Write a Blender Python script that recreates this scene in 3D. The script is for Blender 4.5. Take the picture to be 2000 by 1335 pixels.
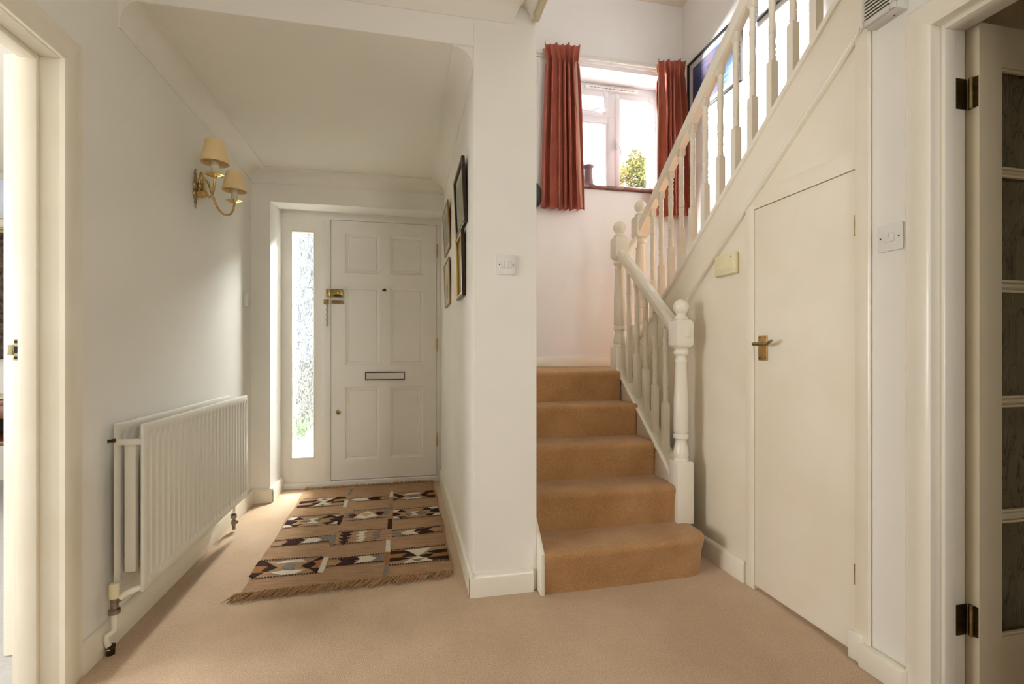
import bpy, bmesh, math, random
from mathutils import Vector, Matrix
PI = math.pi
random.seed(7)
for _o in list(bpy.data.objects):
    bpy.data.objects.remove(_o)
SC = bpy.context.scene
COL = SC.collection

# ------------------------------------------------------------------ camera
YAW = math.atan(210.0 / 960.0)
cd = bpy.data.cameras.new('camera')
cd.sensor_width = 36.0
cd.lens = 36.0 * 960.0 / 2000.0
cd.shift_y = 16.5 / 2000.0
cd.clip_start = 0.02
cam = bpy.data.objects.new('camera', cd)
COL.objects.link(cam)
cam.location = (0, 0, 1.05)
cam.rotation_euler = (PI / 2, 0, -YAW)
SC.camera = cam

# ------------------------------------------------------------------ world, lights, exposure
w = bpy.data.worlds.new('sky'); SC.world = w; w.use_nodes = True
wn = w.node_tree.nodes; wn.clear()
bg = wn.new('ShaderNodeBackground'); wo = wn.new('ShaderNodeOutputWorld')
bg.inputs[0].default_value = (0.90, 0.94, 1.0, 1); bg.inputs[1].default_value = 2.4
w.node_tree.links.new(bg.outputs[0], wo.inputs[0])

def lamp(name, kind, loc, aim, energy, color=(1, 1, 1), size=None, size_y=None, **kw):
    d = bpy.data.lights.new(name, kind); d.energy = energy; d.color = color
    if kind == 'AREA':
        d.shape = 'RECTANGLE'; d.size = size; d.size_y = size_y or size
    elif size is not None and kind != 'SUN':
        d.shadow_soft_size = size
    for k, v in kw.items():
        setattr(d, k, v)
    o = bpy.data.objects.new(name, d); COL.objects.link(o); o.location = loc
    o.rotation_euler = (Vector(aim) - Vector(loc)).to_track_quat('-Z', 'Y').to_euler()
    return o

lamp('sun_lamp', 'SUN', (0, -10, 20), (0.8, 0, 6), 5.0, (1.0, 0.95, 0.86), angle=math.radians(2))
lamp('left_room_window_light', 'AREA', (-3.9, 0.95, 1.25), (0, 1.55, 1.15), 76, (0.98, 0.985, 1.0), 1.7, 1.5)
lamp('rear_fill_light', 'AREA', (1.20, -1.3, 1.6), (-0.4, 3, 1.35), 16, (0.98, 0.985, 1.0), 0.6, 1.5)  # added fill behind the viewer for partition and left wall; no window is modelled
lamp('front_daylight', 'AREA', (-0.42, 5.50, 2.80), (-0.95, 2.9, 0.3), 2500, (0.98, 0.985, 1.0), 1.1, 0.5)
lamp('stair_window_daylight', 'AREA', (-0.3, 6.9, 3.7), (1.9, 3.3, 2.6), 430, (0.95, 0.97, 1.0), 1.6, 1.2)
lamp('upstairs_fill_light', 'AREA', (1.35, -0.9, 3.3), (1.4, 3.6, 2.95), 29, (0.95, 0.975, 1.0), 1.1, 0.9)  # unseen fill added to brighten the upper stairwell, not a modelled window
lamp('stair_wall_fill_spot', 'SPOT', (1.88, 2.60, 3.86), (2.26, 2.72, 2.62), 1400, (1.0, 0.97, 0.95), 0.05,  # invented out-of-view spot that whitens the stair wall; no fitting exists here
     spot_size=math.radians(47), spot_blend=0.6)

SC.view_settings.view_transform = 'Standard'
SC.view_settings.look = 'None'
SC.view_settings.exposure = 0.58
SC.view_settings.gamma = 1.0
SC.view_settings.use_curve_mapping = False
SC.cycles.use_denoising = True
SC.cycles.max_bounces = 10
SC.cycles.diffuse_bounces = 6
SC.cycles.transmission_bounces = 8
SC.cycles.transparent_max_bounces = 8
SC.cycles.sample_clamp_indirect = 8.0
SC.cycles.caustics_reflective = False
SC.cycles.use_adaptive_sampling = True
SC.cycles.adaptive_threshold = 0.005

# ------------------------------------------------------------------ materials
def lin(c):
    return tuple(((v / 255.0) / 12.92 if v / 255.0 <= 0.04045 else ((v / 255.0 + 0.055) / 1.055) ** 2.4) for v in c)

def mat(name, rgb, rough=0.5, metal=0.0, var=0.0, vscale=6.0, rgb2=None, bump=0.0, bscale=80.0, stretch=(1, 1, 1),
        vstretch=(1, 1, 1), coat=0.0, sheen=0.0, spec=None, var2=0.0, v2scale=60.0, detail=3.0):
    m = bpy.data.materials.new(name); m.use_nodes = True
    nt = m.node_tree; N = nt.nodes; K = nt.links
    b = N['Principled BSDF']
    c = lin(rgb)
    b.inputs['Base Color'].default_value = (*c, 1)
    b.inputs['Roughness'].default_value = rough
    b.inputs['Metallic'].default_value = metal
    if sheen: b.inputs['Sheen Weight'].default_value = sheen; b.inputs['Sheen Roughness'].default_value = 0.5; b.inputs['Sheen Tint'].default_value = (1.0, 0.95, 0.84, 1)
    if coat: b.inputs['Coat Weight'].default_value = coat
    if spec is not None: b.inputs['Specular IOR Level'].default_value = spec
    tc = N.new('ShaderNodeTexCoord')
    if var or rgb2:
        mp = N.new('ShaderNodeMapping'); mp.inputs['Scale'].default_value = vstretch
        K.new(tc.outputs['Object'], mp.inputs[0])
        n = N.new('ShaderNodeTexNoise'); n.inputs['Scale'].default_value = vscale; n.inputs['Detail'].default_value = detail
        K.new(mp.outputs[0], n.inputs['Vector'])
        r = N.new('ShaderNodeValToRGB')
        c2 = lin(rgb2) if rgb2 else tuple(v * (1 - var) for v in c)
        r.color_ramp.elements[0].position = 0.34; r.color_ramp.elements[1].position = 0.66
        r.color_ramp.elements[0].color = (*c2, 1); r.color_ramp.elements[1].color = (*c, 1)
        K.new(n.outputs['Fac'], r.inputs[0])
        out = r.outputs[0]
        if var2:
            n2 = N.new('ShaderNodeTexNoise'); n2.inputs['Scale'].default_value = v2scale; n2.inputs['Detail'].default_value = 2
            K.new(mp.outputs[0], n2.inputs['Vector'])
            mr = N.new('ShaderNodeMapRange'); mr.inputs[1].default_value = 0.3; mr.inputs[2].default_value = 0.7
            mr.inputs[3].default_value = 1 - var2; mr.inputs[4].default_value = 1 + var2 * 0.6
            K.new(n2.outputs['Fac'], mr.inputs[0])
            mx = N.new('ShaderNodeMix'); mx.data_type = 'RGBA'; mx.blend_type = 'MULTIPLY'; mx.inputs['Factor'].default_value = 1
            K.new(out, mx.inputs[6]); K.new(mr.outputs[0], mx.inputs[7]); out = mx.outputs[2]
        K.new(out, b.inputs['Base Color'])
    if bump:
        mp = N.new('ShaderNodeMapping'); mp.inputs['Scale'].default_value = stretch
        K.new(tc.outputs['Object'], mp.inputs[0])
        n = N.new('ShaderNodeTexNoise'); n.inputs['Scale'].default_value = bscale; n.inputs['Detail'].default_value = 4
        K.new(mp.outputs[0], n.inputs['Vector'])
        bp = N.new('ShaderNodeBump'); bp.inputs['Strength'].default_value = bump; bp.inputs['Distance'].default_value = 0.004
        K.new(n.outputs['Fac'], bp.inputs['Height']); K.new(bp.outputs[0], b.inputs['Normal'])
    return m

def glass_clear(name, tint=(1, 1, 1), gloss=0.06):
    m = bpy.data.materials.new(name); m.use_nodes = True
    nt = m.node_tree; N = nt.nodes; N.remove(N['Principled BSDF']); o = N['Material Output']
    t = N.new('ShaderNodeBsdfTransparent'); t.inputs[0].default_value = (*tint, 1)
    g = N.new('ShaderNodeBsdfGlossy'); g.inputs['Roughness'].default_value = 0.03
    x = N.new('ShaderNodeMixShader'); x.inputs[0].default_value = gloss
    nt.links.new(t.outputs[0], x.inputs[1]); nt.links.new(g.outputs[0], x.inputs[2]); nt.links.new(x.outputs[0], o.inputs[0])
    return m

def glass_obscured(name, tint, scale, bump, stretch, dark, clear, width):
    # patterned glass: lines where the relief turns the view away, clear glass between them, a dull gloss on top
    m = bpy.data.materials.new(name); m.use_nodes = True
    nt = m.node_tree; N = nt.nodes; K = nt.links; N.remove(N['Principled BSDF']); o = N['Material Output']
    tc = N.new('ShaderNodeTexCoord'); mp = N.new('ShaderNodeMapping'); mp.inputs['Scale'].default_value = stretch
    n = N.new('ShaderNodeTexNoise'); n.inputs['Scale'].default_value = scale; n.inputs['Detail'].default_value = 2
    n.inputs['Distortion'].default_value = 1.4
    wv = N.new('ShaderNodeMath'); wv.operation = 'PINGPONG'; wv.inputs[1].default_value = 0.12
    K.new(tc.outputs['Object'], mp.inputs[0]); K.new(mp.outputs[0], n.inputs['Vector']); K.new(n.outputs['Fac'], wv.inputs[0])
    bp = N.new('ShaderNodeBump'); bp.inputs['Strength'].default_value = bump; bp.inputs['Distance'].default_value = 0.01
    K.new(wv.outputs[0], bp.inputs['Height'])
    mr = N.new('ShaderNodeMapRange'); mr.inputs[1].default_value = 0.0; mr.inputs[2].default_value = width
    mr.inputs[3].default_value = dark; mr.inputs[4].default_value = 1.0
    K.new(wv.outputs[0], mr.inputs[0])
    mx = N.new('ShaderNodeMix'); mx.data_type = 'RGBA'; mx.blend_type = 'MULTIPLY'; mx.inputs['Factor'].default_value = 1
    mx.inputs[6].default_value = (*tint, 1); K.new(mr.outputs[0], mx.inputs[7])
    t = N.new('ShaderNodeBsdfTransparent'); K.new(mx.outputs[2], t.inputs[0])
    g = N.new('ShaderNodeBsdfGlass'); g.inputs['Roughness'].default_value = 0.12; g.inputs['IOR'].default_value = 1.3
    K.new(mx.outputs[2], g.inputs['Color']); K.new(bp.outputs[0], g.inputs['Normal'])
    x = N.new('ShaderNodeMixShader'); x.inputs[0].default_value = clear
    K.new(g.outputs[0], x.inputs[1]); K.new(t.outputs[0], x.inputs[2]); K.new(x.outputs[0], o.inputs[0])
    return m

M = {}
M['wall'] = mat('wall_paint', (237, 234, 225), 0.75, var=0.05, vscale=1.6, bump=0.10, bscale=45)
M['stairwall'] = mat('stair_wall_paint', (231, 230, 229), 0.8, var=0.03, vscale=2, bump=0.12, bscale=45)
M['ceil'] = mat('ceiling_paint', (234, 229, 218), 0.8, var=0.03, vscale=1.5, bump=0.08, bscale=30)
M['cream'] = mat('cream_gloss_paint', (236, 229, 212), 0.33, var=0.05, vscale=3, rgb2=(230, 221, 200), bump=0.05, bscale=14, stretch=(6, 6, 0.6))
M['gloss'] = mat('white_gloss_paint', (235, 229, 214), 0.24, var=0.04, vscale=3, bump=0.03, bscale=20, stretch=(4, 4, 1))
M['doorwhite'] = mat('door_white_paint', (235, 231, 224), 0.42, var=0.04, vscale=2.5, bump=0.05, bscale=16, stretch=(6, 6, 0.8))
M['dullcream'] = mat('aged_cream_paint', (212, 200, 172), 0.4, var=0.06, vscale=3, bump=0.04, bscale=14, stretch=(6, 6, 0.7))
M['upvc'] = mat('white_plastic_frame', (214, 214, 217), 0.35)
M['plastic'] = mat('white_plastic', (225, 223, 216), 0.35)
M['creamplastic'] = mat('cream_plastic', (228, 218, 178), 0.4)
M['greyplastic'] = mat('grey_plastic', (206, 203, 194), 0.45)
M['radiator'] = mat('radiator_enamel', (224, 219, 206), 0.3, var=0.03, vscale=4)
M['carpet'] = mat('beige_carpet', (204, 177, 147), 0.95, rgb2=(188, 159, 128), vscale=2.2, bump=0.9, bscale=260, var2=0.26, v2scale=230, spec=0.1, sheen=0.25)
M['staircarpet'] = mat('brown_stair_carpet', (190, 148, 102), 0.95, rgb2=(172, 128, 82), vscale=5, bump=0.9, bscale=260, var2=0.26, v2scale=230, spec=0.1, sheen=0.3)
M['greycarpet'] = mat('pale_grey_carpet', (205, 203, 204), 0.95, var=0.1, vscale=60, bump=0.6, bscale=150, stretch=(1, 8, 1), spec=0.1)
M['brass'] = mat('polished_brass', (216, 186, 122), 0.2, 1.0, var=0.2, vscale=30)
M['dullbrass'] = mat('aged_brass', (176, 156, 106), 0.34, 1.0, var=0.35, vscale=60)
M['plate'] = mat('satin_brass', (205, 172, 118), 0.38, 1.0, var=0.1, vscale=20)
M['palebrass'] = mat('pale_worn_brass', (214, 204, 164), 0.3, 0.9, var=0.15, vscale=40)
M['darkmetal'] = mat('tarnished_bronze', (84, 66, 38), 0.4, 0.9, var=0.4, vscale=60)
M['chrome'] = mat('chrome', (225, 225, 225), 0.12, 1.0)
M['dullchrome'] = mat('dull_chrome', (160, 150, 138), 0.35, 1.0, var=0.3, vscale=60)
M['black'] = mat('black_paint', (22, 20, 18), 0.35)
M['dark'] = mat('dark_slot', (40, 36, 32), 0.8)
M['rust'] = mat('rust_curtain_fabric', (166, 94, 78), 0.75, var=0.16, vscale=5, bump=0.35, bscale=160, spec=0.3)
M['rustlining'] = mat('pale_curtain_lining', (222, 190, 172), 0.8)
M['shade'] = mat('parchment_lampshade', (238, 210, 160), 0.8, var=0.04, vscale=8, bump=0.1, bscale=200)
M['candle'] = mat('ivory_candle_tube', (226, 218, 188), 0.45)
M['darkwood'] = mat('dark_brown_wood', (52, 28, 16), 0.3, var=0.35, vscale=20, vstretch=(1, 1, 6))
M['oak'] = mat('golden_oak_wood', (170, 118, 56), 0.42, var=0.25, vscale=20, vstretch=(1, 1, 6))
M['midwood'] = mat('brown_table_wood', (112, 64, 34), 0.35, var=0.3, vscale=12, vstretch=(6, 1, 1))
M['gilt'] = mat('gilt_moulding', (222, 190, 120), 0.28, 1.0)
M['mount'] = mat('cream_picture_mount', (206, 202, 180), 0.7)
M['print_green'] = mat('faded_green_print', (176, 176, 152), 0.6, rgb2=(150, 152, 130), vscale=14, detail=6)
M['print_pink'] = mat('faded_pink_print', (192, 168, 146), 0.6, rgb2=(150, 120, 100), vscale=24, detail=6)
M['picglass'] = glass_clear('picture_glass', (1, 1, 1), 0.05)
M['pane'] = glass_clear('window_glass', (0.97, 0.98, 0.98), 0.05)
M['sideglass'] = glass_obscured('textured_sidelight_glass', (0.60, 0.61, 0.60), 30, 0.5, (1, 1, 0.45), 0.50, 0.6, 0.04)
M['reeded'] = glass_obscured('flemish_door_glass', (0.80, 0.78, 0.68), 13, 0.7, (1.5, 1.5, 0.35), 0.6, 0.3, 0.02)
M['tile'] = mat('red_brown_tile', (118, 72, 62), 0.4, var=0.25, vscale=14)
M['pewter'] = mat('mauve_brown_stoneware', (112, 82, 84), 0.45, var=0.1, vscale=10)
M['rug'] = mat('tan_wool', (178, 145, 112), 0.95, rgb2=(156, 123, 92), vscale=10, vstretch=(1, 9, 1), bump=0.8, bscale=150, stretch=(0.5, 3, 1), var2=0.22, v2scale=90, spec=0.1)
M['rugD'] = mat('dark_brown_wool', (58, 36, 30), 0.95, var=0.25, vscale=60, bump=0.6, bscale=150, spec=0.1)
M['rugW'] = mat('cream_wool', (212, 202, 184), 0.95, var=0.1, vscale=60, bump=0.6, bscale=150, spec=0.1)
M['rugG'] = mat('grey_wool', (134, 124, 116), 0.95, var=0.18, vscale=60, bump=0.6, bscale=150, spec=0.1)
M['rugg'] = mat('olive_grey_wool', (128, 118, 98), 0.95, var=0.12, vscale=60, bump=0.6, bscale=150, spec=0.1)
M['rugT'] = mat('ochre_wool', (156, 108, 66), 0.95, var=0.15, vscale=60, bump=0.6, bscale=150, spec=0.1)
M['rugt'] = mat('sand_wool', (186, 156, 116), 0.95, var=0.12, vscale=60, bump=0.6, bscale=150, spec=0.1)
M['fringe'] = mat('tan_fringe_yarn', (176, 138, 98), 0.95, var=0.25, vscale=30, spec=0.1)
M['leaf'] = mat('yellow_green_leaves', (178, 178, 104), 0.6, rgb2=(84, 104, 60), vscale=2.2)
M['shrubleaf'] = mat('green_leaves', (96, 128, 64), 0.6, rgb2=(60, 90, 44), vscale=8)
M['bark'] = mat('bark', (96, 78, 62), 0.9, var=0.3, vscale=20)
M['paving'] = mat('pale_paving', (196, 192, 184), 0.9, var=0.12, vscale=3)
M['hanging'] = mat('dark_mottled_textile', (104, 84, 70), 0.9, rgb2=(34, 22, 20), vscale=40, detail=5)
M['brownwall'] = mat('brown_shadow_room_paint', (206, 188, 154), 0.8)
M['paleblue'] = mat('pale_blue_print', (196, 206, 232), 0.6, rgb2=(222, 226, 240), vscale=6)

def sea_print(name, stops, sc):
    m = bpy.data.materials.new(name); m.use_nodes = True
    nt = m.node_tree; N = nt.nodes; K = nt.links; b = N['Principled BSDF']; b.inputs['Roughness'].default_value = 0.5
    tc = N.new('ShaderNodeTexCoord'); sep = N.new('ShaderNodeSeparateXYZ'); K.new(tc.outputs['Generated'], sep.inputs[0])
    n = N.new('ShaderNodeTexNoise'); n.inputs['Scale'].default_value = sc; n.inputs['Detail'].default_value = 5
    mp = N.new('ShaderNodeMapping'); mp.inputs['Scale'].default_value = (1, 1.2, 5); mp.inputs['Rotation'].default_value = (0.5, 0, 0)
    K.new(tc.outputs['Generated'], mp.inputs[0]); K.new(mp.outputs[0], n.inputs['Vector'])
    a = N.new('ShaderNodeMath'); a.operation = 'SUBTRACT'; a.inputs[0].default_value = 1.0; K.new(sep.outputs['Y'], a.inputs[1])
    s1 = N.new('ShaderNodeMath'); s1.operation = 'MULTIPLY_ADD'; s1.inputs[1].default_value = 0.75; K.new(a.outputs[0], s1.inputs[0])
    nm = N.new('ShaderNodeMath'); nm.operation = 'MULTIPLY_ADD'; nm.inputs[1].default_value = 0.6; nm.inputs[2].default_value = -0.2
    K.new(n.outputs['Fac'], nm.inputs[0]); K.new(nm.outputs[0], s1.inputs[2])
    r = N.new('ShaderNodeValToRGB'); K.new(s1.outputs[0], r.inputs[0])
    e = r.color_ramp.elements
    while len(e) < len(stops): e.new(0.5)
    for i, (p, c) in enumerate(stops):
        e[i].position = p; e[i].color = (*lin(c), 1)
    K.new(r.outputs[0], b.inputs['Base Color'])
    return m
M['sea'] = sea_print('blue_dusk_print', [(0.0, (30, 44, 84)), (0.25, (52, 74, 122)), (0.42, (116, 96, 104)), (0.55, (60, 92, 146)), (0.75, (138, 176, 214)), (1.0, (196, 206, 226))], 3.0)
M['sea2'] = sea_print('teal_sea_print', [(0.0, (92, 128, 150)), (0.4, (122, 152, 166)), (0.6, (96, 112, 124)), (1.0, (150, 180, 190))], 4.0)

# ------------------------------------------------------------------ mesh helpers
class MB:
    def __init__(s): s.v = []; s.f = []; s.mi = []; s.cur = 0
    def add(s, vs, fs):
        o = len(s.v); s.v += [tuple(p) for p in vs]
        for f in fs: s.f.append([i + o for i in f]); s.mi.append(s.cur)
        return s
    def box(s, x0, x1, y0, y1, z0, z1):
        vs = [(x, y, z) for z in (z0, z1) for y in (y0, y1) for x in (x0, x1)]
        return s.add(vs, [(0, 2, 3, 1), (4, 5, 7, 6), (0, 1, 5, 4), (2, 6, 7, 3), (0, 4, 6, 2), (1, 3, 7, 5)])
    def loops(s, rings, caps=True, closed=True):
        n = len(rings[0]); vs = [p for r in rings for p in r]; fs = []
        for i in range(len(rings) - 1):
            for j in range(n if closed else n - 1):
                k = (j + 1) % n
                fs.append((i * n + j, i * n + k, (i + 1) * n + k, (i + 1) * n + j))
        if caps:
            fs.append(tuple(reversed(range(n)))); fs.append(tuple((len(rings) - 1) * n + j for j in range(n)))
        return s.add(vs, fs)
    def prism(s, pts, axis, a0, a1):
        def P(u, v, a):
            return (a, u, v) if axis == 'x' else (u, a, v) if axis == 'y' else (u, v, a)
        return s.loops([[P(u, v, a0) for u, v in pts], [P(u, v, a1) for u, v in pts]])
    def lathe(s, prof, cx, cy, cz, n=20, sx=1.0, sy=1.0, axis='z'):
        rings = []
        for z, r in prof:
            ring = []
            for j in range(n):
                a = 2 * PI * j / n; p, q = r * math.cos(a) * sx, r * math.sin(a) * sy
                ring.append((cx + p, cy + q, cz + z) if axis == 'z' else (cx + z, cy + p, cz + q) if axis == 'x' else (cx + q, cy + z, cz + p))
            rings.append(ring)
        return s.loops(rings)
    def tube(s, path, r, n=8):
        path = [Vector(p) for p in path]; rings = []
        up = Vector((0.0123, 0.031, 1))
        for i, p in enumerate(path):
            t = (path[min(i + 1, len(path) - 1)] - path[max(i - 1, 0)]).normalized()
            if abs(t.dot(up.normalized())) > 0.98: up = Vector((1, 0.02, 0.01))
            a = t.cross(up).normalized(); b = t.cross(a).normalized()
            rr = r[i] if isinstance(r, (list, tuple)) else r
            rings.append([tuple(p + (a * math.cos(2 * PI * j / n) + b * math.sin(2 * PI * j / n)) * rr) for j in range(n)])
            up = b.cross(t) if False else up
        return s.loops(rings)
    def slab(s, axis, a0, a1, u0, u1, v0, v1, holes=()):
        us = sorted({u0, u1, *[h[0] for h in holes], *[h[1] for h in holes]}); vs = sorted({v0, v1, *[h[2] for h in holes], *[h[3] for h in holes]})
        us = [u for u in us if u0 <= u <= u1]; vs = [v for v in vs if v0 <= v <= v1]
        for i in range(len(us) - 1):
            for j in range(len(vs) - 1):
                cu, cv = (us[i] + us[i + 1]) / 2, (vs[j] + vs[j + 1]) / 2
                if any(h[0] < cu < h[1] and h[2] < cv < h[3] for h in holes): continue
                if axis == 'x': s.box(a0, a1, us[i], us[i + 1], vs[j], vs[j + 1])
                elif axis == 'y': s.box(us[i], us[i + 1], a0, a1, vs[j], vs[j + 1])
                else: s.box(us[i], us[i + 1], vs[j], vs[j + 1], a0, a1)
        return s
    def sweep_yz(s, cross, y0, z0, y1, z1):
        return s.loops([[(x, y0, z0 + d) for x, d in cross], [(x, y1, z1 + d) for x, d in cross]])

BASE = {}
def obj(name, mb, m, parent=None, bev=0.0, seg=2, smooth=True, ang=35, solid=0.0):
    me = bpy.data.meshes.new(name)
    base = BASE.get(parent.name, Vector((0, 0, 0))) if parent else Vector((0, 0, 0))
    me.from_pydata([tuple(Vector(p) - base) for p in mb.v], [], mb.f)
    ms = m if isinstance(m, (list, tuple)) else [m]
    for k in ms: me.materials.append(M[k] if isinstance(k, str) else k)
    for p, i in zip(me.polygons, mb.mi): p.material_index = i
    bm = bmesh.new(); bm.from_mesh(me)
    bmesh.ops.recalc_face_normals(bm, faces=bm.faces)
    if bev:
        es = [e for e in bm.edges if len(e.link_faces) == 2 and e.calc_face_angle(0) > math.radians(30)]
        bmesh.ops.bevel(bm, geom=es, offset=bev, segments=seg, affect='EDGES', profile=0.5, clamp_overlap=True)
    bm.to_mesh(me); bm.free()
    if smooth:
        me.shade_smooth(); me.set_sharp_from_angle(angle=math.radians(ang))
    o = bpy.data.objects.new(name, me); COL.objects.link(o)
    if parent: o.parent = parent
    BASE[o.name] = base
    if solid:
        md = o.modifiers.new('solid', 'SOLIDIFY'); md.thickness = solid; md.offset = 0
    return o
def tag(o, label, cat, group=None, kind=None):
    o['label'] = label
    if cat: o['category'] = cat
    if group: o['group'] = group
    if kind: o['kind'] = kind
    return o
def thing(name, loc, label, cat, group=None, kind=None):
    o = bpy.data.objects.new(name, None); COL.objects.link(o); o.location = loc; o.empty_display_size = 0.05
    BASE[o.name] = Vector(loc)
    return tag(o, label, cat, group, kind)
def struct(name, mb, m, label, cat, bev=0.0, **kw):
    return tag(obj(name, mb, m, None, bev, **kw), label, cat, None, 'structure')
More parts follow.
